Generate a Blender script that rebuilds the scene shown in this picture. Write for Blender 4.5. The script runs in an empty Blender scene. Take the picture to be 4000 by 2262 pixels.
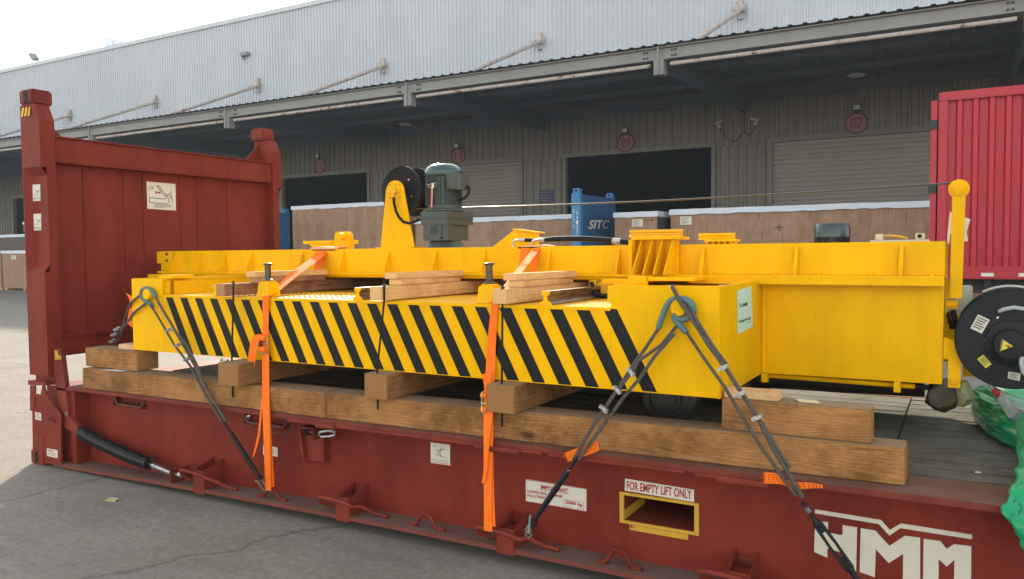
import bpy, bmesh, math, random
from mathutils import Vector, Matrix
R = math.radians
S = bpy.context.scene
COL = S.collection
random.seed(7)

# ---------------------------------------------------------------- camera
cam_d = bpy.data.cameras.new('camera'); cam = bpy.data.objects.new('camera', cam_d); COL.objects.link(cam)
yaw, pitch, roll = 0.5179, 0.0466, -0.0088
cam_d.sensor_width = 36.0; cam_d.lens = 1993.16 / 2575 * 36; cam_d.clip_start = 0.05; cam_d.clip_end = 2000
F = Vector((-math.sin(yaw)*math.cos(pitch), math.cos(yaw)*math.cos(pitch), -math.sin(pitch)))
Rt = Vector((math.cos(yaw), math.sin(yaw), 0)); Up = Rt.cross(F)
R2 = Rt*math.cos(roll) + Up*math.sin(roll); U2 = -Rt*math.sin(roll) + Up*math.cos(roll)
cam.matrix_world = Matrix(((R2.x, U2.x, -F.x, 6.3339), (R2.y, U2.y, -F.y, -3.4789), (R2.z, U2.z, -F.z, 1.6181), (0, 0, 0, 1)))
S.camera = cam

# ---------------------------------------------------------------- sky, sun, exposure
SUN_EL, SUN_AZ = R(29), math.atan2(-0.64, 0.77)
W = bpy.data.worlds.new('World'); S.world = W; W.use_nodes = True
nt = W.node_tree; nt.nodes.clear()
o_ = nt.nodes.new('ShaderNodeOutputWorld'); b_ = nt.nodes.new('ShaderNodeBackground'); s_ = nt.nodes.new('ShaderNodeTexSky')
s_.sky_type = 'NISHITA'; s_.sun_disc = False; s_.sun_elevation = SUN_EL; s_.sun_rotation = SUN_AZ
s_.altitude = 0; s_.air_density = 1.0; s_.dust_density = .4; s_.ozone_density = 1.0
hs_ = nt.nodes.new('ShaderNodeHueSaturation'); hs_.inputs['Saturation'].default_value = .28   # hazy, nearly white sky
wm_ = nt.nodes.new('ShaderNodeMix'); wm_.data_type = 'RGBA'; wm_.blend_type = 'MULTIPLY'; wm_.inputs['Factor'].default_value = 1; wm_.inputs['B'].default_value = (1.0, .97, .92, 1)
b_.inputs['Strength'].default_value = 0.15
nt.links.new(s_.outputs[0], hs_.inputs['Color']); nt.links.new(hs_.outputs[0], wm_.inputs['A']); nt.links.new(wm_.outputs['Result'], b_.inputs[0]); nt.links.new(b_.outputs[0], o_.inputs[0])
sd = bpy.data.lights.new('sun', 'SUN'); sd.energy = 2.6; sd.angle = R(1.5); sd.color = (1.0, 0.88, 0.70)
sun = bpy.data.objects.new('sun', sd); COL.objects.link(sun)
sv = Vector((math.sin(SUN_AZ)*math.cos(SUN_EL), math.cos(SUN_AZ)*math.cos(SUN_EL), math.sin(SUN_EL)))
sun.rotation_euler = sv.to_track_quat('Z', 'Y').to_euler(); sun.location = (0, 0, 30)
S.view_settings.view_transform = 'Standard'; S.view_settings.look = 'None'
S.view_settings.exposure = 1.7; S.view_settings.gamma = 1.0
S.render.engine = 'CYCLES'

# ---------------------------------------------------------------- materials
def mat(name, c, rough=.6, metal=0., c2=None, scale=6., amt=.5, bump=.0, bscale=40., stretch=(1, 1, 1), spots=None, spot_t=.68, spot_scale=9., spec=.5, coat=0., alpha=None, detail=6., dust=None, grime=0., scratch=None):
    m = bpy.data.materials.new(name); m.use_nodes = True
    t = m.node_tree; n = t.nodes; L = t.links.new
    p = n['Principled BSDF']
    p.inputs['Roughness'].default_value = rough; p.inputs['Metallic'].default_value = metal
    p.inputs['Specular IOR Level'].default_value = spec; p.inputs['Coat Weight'].default_value = coat
    tc = n.new('ShaderNodeTexCoord'); mp = n.new('ShaderNodeMapping'); mp.inputs['Scale'].default_value = stretch
    L(tc.outputs['Object'], mp.inputs['Vector'])
    if c2 is None: c2 = tuple(x*.78 for x in c)
    nz = n.new('ShaderNodeTexNoise'); nz.inputs['Scale'].default_value = scale; nz.inputs['Detail'].default_value = detail; nz.inputs['Roughness'].default_value = .6
    L(mp.outputs[0], nz.inputs['Vector'])
    r = n.new('ShaderNodeValToRGB'); r.color_ramp.elements[0].position = .5-.5*(1-amt)-.12+.0; r.color_ramp.elements[1].position = min(1, .5+.5*(1-amt)+.12)
    r.color_ramp.elements[0].color = (*c2, 1); r.color_ramp.elements[1].color = (*c, 1)
    L(nz.outputs['Fac'], r.inputs[0]); out = r.outputs[0]
    if spots:
        n2 = n.new('ShaderNodeTexNoise'); n2.inputs['Scale'].default_value = spot_scale; n2.inputs['Detail'].default_value = 8; n2.inputs['Roughness'].default_value = .7
        L(mp.outputs[0], n2.inputs['Vector'])
        r2 = n.new('ShaderNodeValToRGB'); r2.color_ramp.elements[0].position = spot_t; r2.color_ramp.elements[1].position = spot_t+.03
        L(n2.outputs['Fac'], r2.inputs[0])
        mx = n.new('ShaderNodeMix'); mx.data_type = 'RGBA'; mx.inputs['B'].default_value = (*spots, 1)
        L(r2.outputs[0], mx.inputs['Factor']); L(out, mx.inputs['A']); out = mx.outputs['Result']
    if dust:   # dust lying on faces that look up
        g = n.new('ShaderNodeNewGeometry'); sx = n.new('ShaderNodeSeparateXYZ'); L(g.outputs['Normal'], sx.inputs[0])
        n3 = n.new('ShaderNodeTexNoise'); n3.inputs['Scale'].default_value = 5; n3.inputs['Detail'].default_value = 8; L(tc.outputs['Object'], n3.inputs['Vector'])
        mu = n.new('ShaderNodeMath'); mu.operation = 'MULTIPLY'; mu.use_clamp = True; L(sx.outputs['Z'], mu.inputs[0]); L(n3.outputs['Fac'], mu.inputs[1])
        mu2 = n.new('ShaderNodeMath'); mu2.operation = 'MULTIPLY'; mu2.inputs[1].default_value = 1.5; mu2.use_clamp = True; L(mu.outputs[0], mu2.inputs[0])
        mx = n.new('ShaderNodeMix'); mx.data_type = 'RGBA'; mx.inputs['B'].default_value = (*dust, 1)
        L(mu2.outputs[0], mx.inputs['Factor']); L(out, mx.inputs['A']); out = mx.outputs['Result']
    if grime:  # run-off streaks and dirt patches
        gm_ = n.new('ShaderNodeMapping'); gm_.inputs['Scale'].default_value = (3.2, 3.2, 1.2); L(tc.outputs['Object'], gm_.inputs['Vector'])
        gn = n.new('ShaderNodeTexNoise'); gn.inputs['Scale'].default_value = 1.3; gn.inputs['Detail'].default_value = 10; gn.inputs['Roughness'].default_value = .68; L(gm_.outputs[0], gn.inputs['Vector'])
        gr = n.new('ShaderNodeValToRGB'); gr.color_ramp.elements[0].position = .36; gr.color_ramp.elements[1].position = .56; gr.color_ramp.elements[0].color = (1-grime, 1-grime*1.05, 1-grime*1.1, 1); gr.color_ramp.elements[1].color = (1, 1, 1, 1); L(gn.outputs['Fac'], gr.inputs[0])
        mx = n.new('ShaderNodeMix'); mx.data_type = 'RGBA'; mx.blend_type = 'MULTIPLY'; mx.inputs['Factor'].default_value = 1; L(out, mx.inputs['A']); L(gr.outputs[0], mx.inputs['B']); out = mx.outputs['Result']
    if scratch:
        for st_, th in (((55, 55, 4), .735), ((5, 5, 70), .75)):
            sm_ = n.new('ShaderNodeMapping'); sm_.inputs['Scale'].default_value = st_; sm_.inputs['Rotation'].default_value = (0, .12, .1); L(tc.outputs['Object'], sm_.inputs['Vector'])
            sn = n.new('ShaderNodeTexNoise'); sn.inputs['Scale'].default_value = 1; sn.inputs['Detail'].default_value = 4; sn.inputs['Roughness'].default_value = .8; L(sm_.outputs[0], sn.inputs['Vector'])
            sr = n.new('ShaderNodeValToRGB'); sr.color_ramp.elements[0].position = th; sr.color_ramp.elements[1].position = th+.02; L(sn.outputs['Fac'], sr.inputs[0])
            mx = n.new('ShaderNodeMix'); mx.data_type = 'RGBA'; mx.inputs['B'].default_value = (*scratch, 1); L(sr.outputs[0], mx.inputs['Factor']); L(out, mx.inputs['A']); out = mx.outputs['Result']
    L(out, p.inputs['Base Color'])
    if bump:
        nb = n.new('ShaderNodeTexNoise'); nb.inputs['Scale'].default_value = bscale; nb.inputs['Detail'].default_value = 6
        L(mp.outputs[0], nb.inputs['Vector'])
        bp = n.new('ShaderNodeBump'); bp.inputs['Strength'].default_value = bump; bp.inputs['Distance'].default_value = .01
        L(nb.outputs['Fac'], bp.inputs['Height']); L(bp.outputs[0], p.inputs['Normal'])
        rr = n.new('ShaderNodeMapRange'); rr.inputs['To Min'].default_value = max(.05, rough-.12); rr.inputs['To Max'].default_value = min(1, rough+.15)
        L(nz.outputs['Fac'], rr.inputs['Value']); L(rr.outputs[0], p.inputs['Roughness'])
    if alpha is not None: p.inputs['Alpha'].default_value = alpha
    return m

RED = mat('oxide_red_paint', (.220, .031, .017), .55, c2=(.160, .024, .014), scale=2.2, amt=.6, bump=.08, bscale=14, spots=(.10, .030, .018), spot_t=.72, spot_scale=26, spec=.12, grime=.28, scratch=(.30, .085, .06))
REDF = mat('oxide_red_flange', (.20, .040, .026), .7, c2=(.115, .040, .030), scale=7, amt=.55, bump=.15, bscale=30, spots=(.34, .26, .22), spot_t=.745, spot_scale=18, spec=.3, dust=(.16, .115, .095))
REDD = mat('oxide_red_scuffed', (.235, .038, .022), .6, c2=(.155, .027, .017), scale=9, amt=.5, bump=.1, bscale=30, spots=(.06, .022, .015), spot_t=.70, spot_scale=30, spec=.15, grime=.35, scratch=(.30, .10, .07))
REDT = mat('oxide_red_deck_edge', (.21, .040, .025), .65, c2=(.14, .034, .024), scale=9, amt=.5, bump=.12, bscale=30, spots=(.36, .24, .20), spot_t=.74, spot_scale=14, spec=.15, dust=(.17, .10, .075), grime=.3)
YEL = mat('machine_yellow_gloss', (.86, .47, .0), .30, c2=(.82, .42, .0), scale=3, amt=.4, bump=.06, bscale=9, spots=(.55, .28, .02), spot_t=.70, spot_scale=30, spec=.07, grime=.13, scratch=(.55, .27, .0))
YELW = mat('machine_yellow_worn', (.82, .44, .005), .5, c2=(.66, .33, .02), scale=18, amt=.5, bump=.15, bscale=60, spots=(.10, .06, .03), spot_t=.66, spot_scale=22, spec=.3)
BLK = mat('stripe_black', (.014, .014, .013), .35, c2=(.009, .009, .010), scale=4, bump=.05, bscale=12, spec=.15)
BLKR = mat('black_rubber', (.010, .010, .011), .6, spec=.2, bump=.1, bscale=60)
BLKP = mat('black_plastic', (.010, .011, .014), .4, c2=(.016, .017, .019), scale=5, bump=.04, bscale=60, spec=.18)
STEEL = mat('galvanised_steel', (.55, .56, .55), .35, .9, c2=(.34, .35, .34), scale=40, bump=.2, bscale=80)
ROPE = mat('wire_rope_grey', (.125, .112, .098), .5, .3, c2=(.045, .04, .035), scale=60, bump=.2, bscale=120)
DSTEEL = mat('dark_greasy_steel', (.12, .10, .08), .35, .8, c2=(.05, .035, .022), scale=20, bump=.2, bscale=50)
RAIL = mat('bare_rail_steel', (.42, .38, .32), .3, .9, c2=(.16, .10, .06), scale=12, stretch=(4, 1, 4), bump=.1)
SLEEVE = mat('blue_green_hose_sleeve', (.10, .20, .19), .7, c2=(.06, .13, .13), scale=30, bump=.4, bscale=160)
ORANGE = mat('orange_webbing', (.95, .20, .012), .75, c2=(.85, .14, .008), scale=30, bump=.3, bscale=200, spec=.2)
ORSTR = mat('orange_webbing_stitch', (.80, .12, .006), .85, spec=.2)
MOTG = mat('grey_green_motor_paint', (.066, .082, .070), .4, c2=(.045, .058, .05), spec=.3, scale=6, bump=.1, bscale=40)
MOTB = mat('dark_green_fan_cover', (.035, .080, .070), .25, c2=(.025, .055, .05), scale=6)
WHITEL = mat('label_white', (.66, .62, .52), .6, c2=(.58, .54, .45), scale=12)
PAPER = mat('pale_green_paper', (.50, .68, .56), .8, c2=(.46, .63, .52), scale=4)
LRED = mat('label_red_print', (.42, .02, .025), .6)
LBLK = mat('label_black_print', (.05, .05, .05), .7)
LGREY = mat('label_grey_print', (.22, .21, .19), .7)
LOGO = mat('logo_cream_paint', (.60, .56, .45), .65, c2=(.53, .49, .38), scale=14, spots=(.30, .14, .10), spot_t=.72, spot_scale=30)
FORKY = mat('fork_pocket_yellow', (.62, .36, .02), .7, c2=(.42, .22, .02), scale=14, spots=(.12, .04, .02), spot_t=.64, spot_scale=20)
BUCK = mat('yellow_passivated_zinc', (.62, .55, .30), .35, .85, c2=(.42, .36, .2), scale=30)
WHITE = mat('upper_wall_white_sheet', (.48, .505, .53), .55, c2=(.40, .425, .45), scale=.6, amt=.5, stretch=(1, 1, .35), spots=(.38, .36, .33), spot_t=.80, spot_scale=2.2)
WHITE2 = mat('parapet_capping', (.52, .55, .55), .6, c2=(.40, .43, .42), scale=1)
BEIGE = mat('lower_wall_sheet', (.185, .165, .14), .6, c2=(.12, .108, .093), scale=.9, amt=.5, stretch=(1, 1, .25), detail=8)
CANO = mat('canopy_sheet_grey', (.10, .13, .16), .7, c2=(.07, .095, .12), scale=.8)
CBEAM = mat('grey_steel_beam', (.23, .23, .22), .6, c2=(.16, .16, .155), scale=1.5, spots=(.09, .055, .04), spot_t=.71, spot_scale=6)
RUST = mat('rusted_white_pipe', (.44, .43, .41), .6, c2=(.32, .25, .20), scale=2.5, spots=(.14, .055, .03), spot_t=.57, spot_scale=6)
SHUT = mat('roller_shutter', (.29, .26, .225), .55, c2=(.23, .205, .18), scale=.6, stretch=(.4, 1, 3))
FRAME = mat('door_frame_grey', (.17, .16, .145), .6)
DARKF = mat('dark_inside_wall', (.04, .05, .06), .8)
CONCF = mat('inside_floor', (.25, .24, .23), .8)
BLUE = mat('container_blue_paint', (.012, .085, .20), .5, c2=(.010, .065, .155), scale=1.5, spots=(.05, .06, .08), spot_t=.74, spot_scale=9)
BLUE2 = mat('container_light_blue_post', (.02, .17, .36), .5, c2=(.017, .14, .31), scale=2)
TRK = mat('truck_crimson_paint', (.40, .008, .022), .5, c2=(.33, .006, .018), scale=1.4, bump=.03, bscale=5, spots=(.33, .03, .04), spot_t=.76, spot_scale=7)
TRKD = mat('truck_chassis_black', (.015, .016, .018), .6)
TARP = mat('white_tarp_sheet', (.56, .60, .64), .5, c2=(.45, .49, .53), scale=3, bump=.5, bscale=6, stretch=(1, 1, 3))
GREEN = mat('green_tarpaulin', (.0, .31, .12), .30, c2=(.0, .22, .085), scale=6, bump=.2, bscale=18, spec=.5)
CLEAR = mat('clear_plastic_wrap', (.45, .50, .47), .3, c2=(.18, .18, .17), scale=25, bump=.6, bscale=40)
CLOTH = mat('dirty_protective_wrap', (.085, .075, .035), .6, c2=(.025, .025, .012), scale=14, bump=.5, bscale=30)
BLUESIGN = mat('blue_notice_enamel', (.02, .03, .13), .6)
LENS = mat('lamp_glass', (.75, .76, .74), .2)
CREAM = mat('cream_cabinet', (.50, .50, .40), .5)
HAZEB = mat('hazed_tower_glass', (.52, .60, .66), .6)  # distance haze is mixed into this pale colour

def wood(name, c, c2, axis, rough=.75, ring=7., knots=True, stain=(.50, .43, .36), ends=True, top=None):
    m = bpy.data.materials.new(name); m.use_nodes = True
    t = m.node_tree; n = t.nodes; L = t.links.new; p = n['Principled BSDF']
    p.inputs['Roughness'].default_value = rough; p.inputs['Specular IOR Level'].default_value = .12
    tc = n.new('ShaderNodeTexCoord'); oi = n.new('ShaderNodeObjectInfo')
    ad = n.new('ShaderNodeVectorMath'); ad.operation = 'ADD'; L(tc.outputs['Object'], ad.inputs[0])
    mu = n.new('ShaderNodeVectorMath'); mu.operation = 'SCALE'; mu.inputs[0].default_value = (3.1, 1.7, 2.3); L(oi.outputs['Random'], mu.inputs['Scale']); L(mu.outputs[0], ad.inputs[1])
    mp = n.new('ShaderNodeMapping'); sc = [1., 1., 1.]; sc['XYZ'.index(axis)] = .14; mp.inputs['Scale'].default_value = sc
    L(ad.outputs[0], mp.inputs['Vector'])
    wn = n.new('ShaderNodeTexNoise'); wn.inputs['Scale'].default_value = 3.5; wn.inputs['Detail'].default_value = 3; L(mp.outputs[0], wn.inputs['Vector'])
    ws = n.new('ShaderNodeVectorMath'); ws.operation = 'SCALE'; ws.inputs['Scale'].default_value = .22; L(wn.outputs['Color'], ws.inputs[0])
    av = n.new('ShaderNodeVectorMath'); av.operation = 'ADD'; L(mp.outputs[0], av.inputs[0]); L(ws.outputs[0], av.inputs[1])
    g = n.new('ShaderNodeTexNoise'); g.inputs['Scale'].default_value = ring*17; g.inputs['Detail'].default_value = 7; g.inputs['Roughness'].default_value = .7; L(av.outputs[0], g.inputs['Vector'])
    wv = n.new('ShaderNodeTexWave'); wv.wave_type = 'RINGS'; wv.rings_direction = axis; wv.inputs['Scale'].default_value = ring*3; wv.inputs['Distortion'].default_value = 2.2; wv.inputs['Detail'].default_value = 3
    L(av.outputs[0], wv.inputs['Vector'])
    mx = n.new('ShaderNodeMix'); mx.data_type = 'FLOAT'; mx.inputs['Factor'].default_value = .12; L(g.outputs['Fac'], mx.inputs['A']); L(wv.outputs['Fac'], mx.inputs['B'])
    r = n.new('ShaderNodeValToRGB'); r.color_ramp.elements[0].position = .28; r.color_ramp.elements[1].position = .62
    r.color_ramp.elements[0].color = (*c2, 1); r.color_ramp.elements[1].color = (*c, 1); L(mx.outputs['Result'], r.inputs[0])
    big = n.new('ShaderNodeTexNoise'); big.inputs['Scale'].default_value = 4.2; big.inputs['Detail'].default_value = 9; big.inputs['Roughness'].default_value = .65; L(ad.outputs[0], big.inputs['Vector'])
    rb = n.new('ShaderNodeValToRGB'); rb.color_ramp.elements[0].position = .36; rb.color_ramp.elements[1].position = .58
    rb.color_ramp.elements[0].color = (*stain, 1); rb.color_ramp.elements[1].color = (1, 1, 1, 1)
    L(big.outputs['Fac'], rb.inputs[0])
    m1 = n.new('ShaderNodeMix'); m1.data_type = 'RGBA'; m1.blend_type = 'MULTIPLY'; m1.inputs['Factor'].default_value = .85; L(r.outputs[0], m1.inputs['A']); L(rb.outputs[0], m1.inputs['B'])
    out = m1.outputs['Result']
    if knots:
        vo = n.new('ShaderNodeTexVoronoi'); vo.inputs['Scale'].default_value = 2.6
        mp2 = n.new('ShaderNodeMapping'); s2 = [1.6, 1.6, 1.6]; s2['XYZ'.index(axis)] = .7; mp2.inputs['Scale'].default_value = s2; L(ad.outputs[0], mp2.inputs['Vector']); L(mp2.outputs[0], vo.inputs['Vector'])
        rk = n.new('ShaderNodeValToRGB'); rk.color_ramp.elements[0].position = .045; rk.color_ramp.elements[0].color = (.25, .18, .13, 1); rk.color_ramp.elements[1].position = .12; rk.color_ramp.elements[1].color = (1, 1, 1, 1)
        L(vo.outputs['Distance'], rk.inputs[0])
        m2 = n.new('ShaderNodeMix'); m2.data_type = 'RGBA'; m2.blend_type = 'MULTIPLY'; m2.inputs['Factor'].default_value = .9; L(out, m2.inputs['A']); L(rk.outputs[0], m2.inputs['B']); out = m2.outputs['Result']
    # long drying cracks
    cm = n.new('ShaderNodeMapping'); cs = [26., 26., 26.]; cs['XYZ'.index(axis)] = .9; cm.inputs['Scale'].default_value = cs; L(ad.outputs[0], cm.inputs['Vector'])
    cn = n.new('ShaderNodeTexNoise'); cn.inputs['Scale'].default_value = 1; cn.inputs['Detail'].default_value = 2; L(cm.outputs[0], cn.inputs['Vector'])
    cr_ = n.new('ShaderNodeValToRGB'); cr_.color_ramp.elements[0].position = .27; cr_.color_ramp.elements[1].position = .31; cr_.color_ramp.elements[0].color = (.30, .25, .2, 1); cr_.color_ramp.elements[1].color = (1, 1, 1, 1); L(cn.outputs['Fac'], cr_.inputs[0])
    m3 = n.new('ShaderNodeMix'); m3.data_type = 'RGBA'; m3.blend_type = 'MULTIPLY'; m3.inputs['Factor'].default_value = .8; L(out, m3.inputs['A']); L(cr_.outputs[0], m3.inputs['B']); out = m3.outputs['Result']
    if top:    # upper faces mixed towards a greyer tone
        tg_ = n.new('ShaderNodeNewGeometry'); ts = n.new('ShaderNodeSeparateXYZ'); L(tg_.outputs['Normal'], ts.inputs[0])
        tm_ = n.new('ShaderNodeMath'); tm_.operation = 'MULTIPLY'; tm_.use_clamp = True; tm_.inputs[1].default_value = .7; L(ts.outputs['Z'], tm_.inputs[0])
        m5 = n.new('ShaderNodeMix'); m5.data_type = 'RGBA'; m5.inputs['B'].default_value = (*top, 1); L(tm_.outputs[0], m5.inputs['Factor']); L(out, m5.inputs['A']); out = m5.outputs['Result']
    if ends:   # growth rings on the sawn ends
        ge = n.new('ShaderNodeVectorMath'); ge.operation = 'SUBTRACT'; ge.inputs[1].default_value = (.5, .5, .42); L(tc.outputs['Generated'], ge.inputs[0])
        gf = n.new('ShaderNodeVectorMath'); gf.operation = 'MULTIPLY'; fl = [1, 1, 1]; fl['XYZ'.index(axis)] = 0; gf.inputs[1].default_value = fl; L(ge.outputs[0], gf.inputs[0])
        gl = n.new('ShaderNodeVectorMath'); gl.operation = 'LENGTH'; L(gf.outputs[0], gl.inputs[0])
        en = n.new('ShaderNodeTexNoise'); en.inputs['Scale'].default_value = 14; en.inputs['Detail'].default_value = 4; L(tc.outputs['Object'], en.inputs['Vector'])
        em = n.new('ShaderNodeMath'); em.operation = 'MULTIPLY_ADD'; em.inputs[1].default_value = 60; L(gl.outputs['Value'], em.inputs[0])
        e2 = n.new('ShaderNodeMath'); e2.operation = 'MULTIPLY'; e2.inputs[1].default_value = 9; L(en.outputs['Fac'], e2.inputs[0]); L(e2.outputs[0], em.inputs[2])
        es = n.new('ShaderNodeMath'); es.operation = 'SINE'; L(em.outputs[0], es.inputs[0])
        er = n.new('ShaderNodeValToRGB'); er.color_ramp.elements[0].position = .0; er.color_ramp.elements[1].position = .9; er.color_ramp.elements[0].color = (*[a*.75+b*.25 for a, b in zip(c, c2)], 1); er.color_ramp.elements[1].color = (*[a*.45+b*.5 for a, b in zip(c, c2)], 1); L(es.outputs[0], er.inputs[0])
        g_ = n.new('ShaderNodeNewGeometry'); sx = n.new('ShaderNodeSeparateXYZ'); L(g_.outputs['Normal'], sx.inputs[0]); ab = n.new('ShaderNodeMath'); ab.operation = 'ABSOLUTE'; L(sx.outputs[axis], ab.inputs[0]); gt_ = n.new('ShaderNodeMath'); gt_.operation = 'GREATER_THAN'; gt_.inputs[1].default_value = .8; L(ab.outputs[0], gt_.inputs[0])
        m4 = n.new('ShaderNodeMix'); m4.data_type = 'RGBA'; L(gt_.outputs[0], m4.inputs['Factor']); L(out, m4.inputs['A']); L(er.outputs[0], m4.inputs['B']); out = m4.outputs['Result']
    L(out, p.inputs['Base Color'])
    bp = n.new('ShaderNodeBump'); bp.inputs['Strength'].default_value = .5; bp.inputs['Distance'].default_value = .006; L(g.outputs['Fac'], bp.inputs['Height']); L(bp.outputs[0], p.inputs['Normal'])
    return m
WX = wood('weathered_timber_lengthwise', (.42, .205, .072), (.225, .105, .038), 'X', stain=(.40, .36, .33), top=(.26, .20, .135))
WY = wood('weathered_timber_crosswise', (.36, .175, .064), (.19, .09, .034), 'Y', stain=(.42, .38, .35), top=(.27, .21, .14))
WN = wood('fresh_pine', (.74, .46, .20), (.58, .32, .115), 'Y', knots=False, stain=(.78, .70, .62))
WNX = wood('fresh_pine_lengthwise', (.72, .50, .27), (.56, .35, .17), 'X', knots=False, stain=(.8, .72, .62))
WREDD = wood('reddish_pine', (.48, .25, .13), (.30, .135, .065), 'Y')
PLANK = wood('grey_deck_plank', (.20, .19, .155), (.085, .082, .068), 'X', rough=.8, ring=9, stain=(.55, .54, .5), ends=False)
PLY = wood('plywood_face', (.34, .215, .14), (.245, .15, .095), 'Z', ring=.35, knots=False, stain=(.82, .78, .75), ends=False)
SPRING = mat('black_spring_steel', (.022, .022, .024), .22, spec=.6)

# ground: concrete yard with cracks, stains and tyre sweeps
def ground_mat():
    m = bpy.data.materials.new('yard_concrete'); m.use_nodes = True
    t = m.node_tree; n = t.nodes; L = t.links.new; p = n['Principled BSDF']; p.inputs['Roughness'].default_value = .85; p.inputs['Specular IOR Level'].default_value = .25
    tc = n.new('ShaderNodeTexCoord')
    def nz(sc, det=8, ro=.6, st=None):
        q = n.new('ShaderNodeTexNoise'); q.inputs['Scale'].default_value = sc; q.inputs['Detail'].default_value = det; q.inputs['Roughness'].default_value = ro
        if st:
            mp = n.new('ShaderNodeMapping'); mp.inputs['Scale'].default_value = st; mp.inputs['Rotation'].default_value = (0, 0, R(35)); L(tc.outputs['Object'], mp.inputs['Vector']); L(mp.outputs[0], q.inputs['Vector'])
        else: L(tc.outputs['Object'], q.inputs['Vector'])
        return q.outputs['Fac']
    def ramp(v, a, b, ca, cb):
        r = n.new('ShaderNodeValToRGB'); r.color_ramp.elements[0].position = a; r.color_ramp.elements[1].position = b
        r.color_ramp.elements[0].color = (*ca, 1); r.color_ramp.elements[1].color = (*cb, 1); L(v, r.inputs[0]); return r.outputs[0]
    def mul(a, b, f=1.):
        x = n.new('ShaderNodeMix'); x.data_type = 'RGBA'; x.blend_type = 'MULTIPLY'; x.inputs['Factor'].default_value = f; L(a, x.inputs['A']); L(b, x.inputs['B']); return x.outputs['Result']
    c = ramp(nz(1.3, 10, .65), .32, .68, (.225, .203, .172), (.285, .26, .222))
    c = mul(c, ramp(nz(22, 8, .75), .35, .62, (.62, .61, .60), (1, 1, 1)), .8)
    c = mul(c, ramp(nz(5, 6, .6, (.25, 1.6, 1)), .36, .58, (.86, .85, .84), (1, 1, 1)), .8)
    c = mul(c, ramp(nz(90, 4, .8), .30, .45, (.55, .52, .5), (1, 1, 1)), .6)
    vo = n.new('ShaderNodeTexVoronoi'); vo.feature = 'DISTANCE_TO_EDGE'; vo.inputs['Scale'].default_value = .22
    dn = n.new('ShaderNodeTexNoise'); dn.inputs['Scale'].default_value = 2.5; dn.inputs['Detail'].default_value = 7; L(tc.outputs['Object'], dn.inputs['Vector'])
    ds = n.new('ShaderNodeVectorMath'); ds.operation = 'SCALE'; ds.inputs['Scale'].default_value = .28; L(dn.outputs['Color'], ds.inputs[0])
    da = n.new('ShaderNodeVectorMath'); da.operation = 'ADD'; L(tc.outputs['Object'], da.inputs[0]); L(ds.outputs[0], da.inputs[1]); L(da.outputs[0], vo.inputs['Vector'])
    c = mul(c, ramp(vo.outputs['Distance'], .0006, .003, (.5, .48, .46), (1, 1, 1)), .8)
    L(c, p.inputs['Base Color'])
    bp = n.new('ShaderNodeBump'); bp.inputs['Strength'].default_value = .5; bp.inputs['Distance'].default_value = .01; L(nz(60, 8, .7), bp.inputs['Height']); L(bp.outputs[0], p.inputs['Normal'])
    return m
GROUND = ground_mat()

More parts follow.
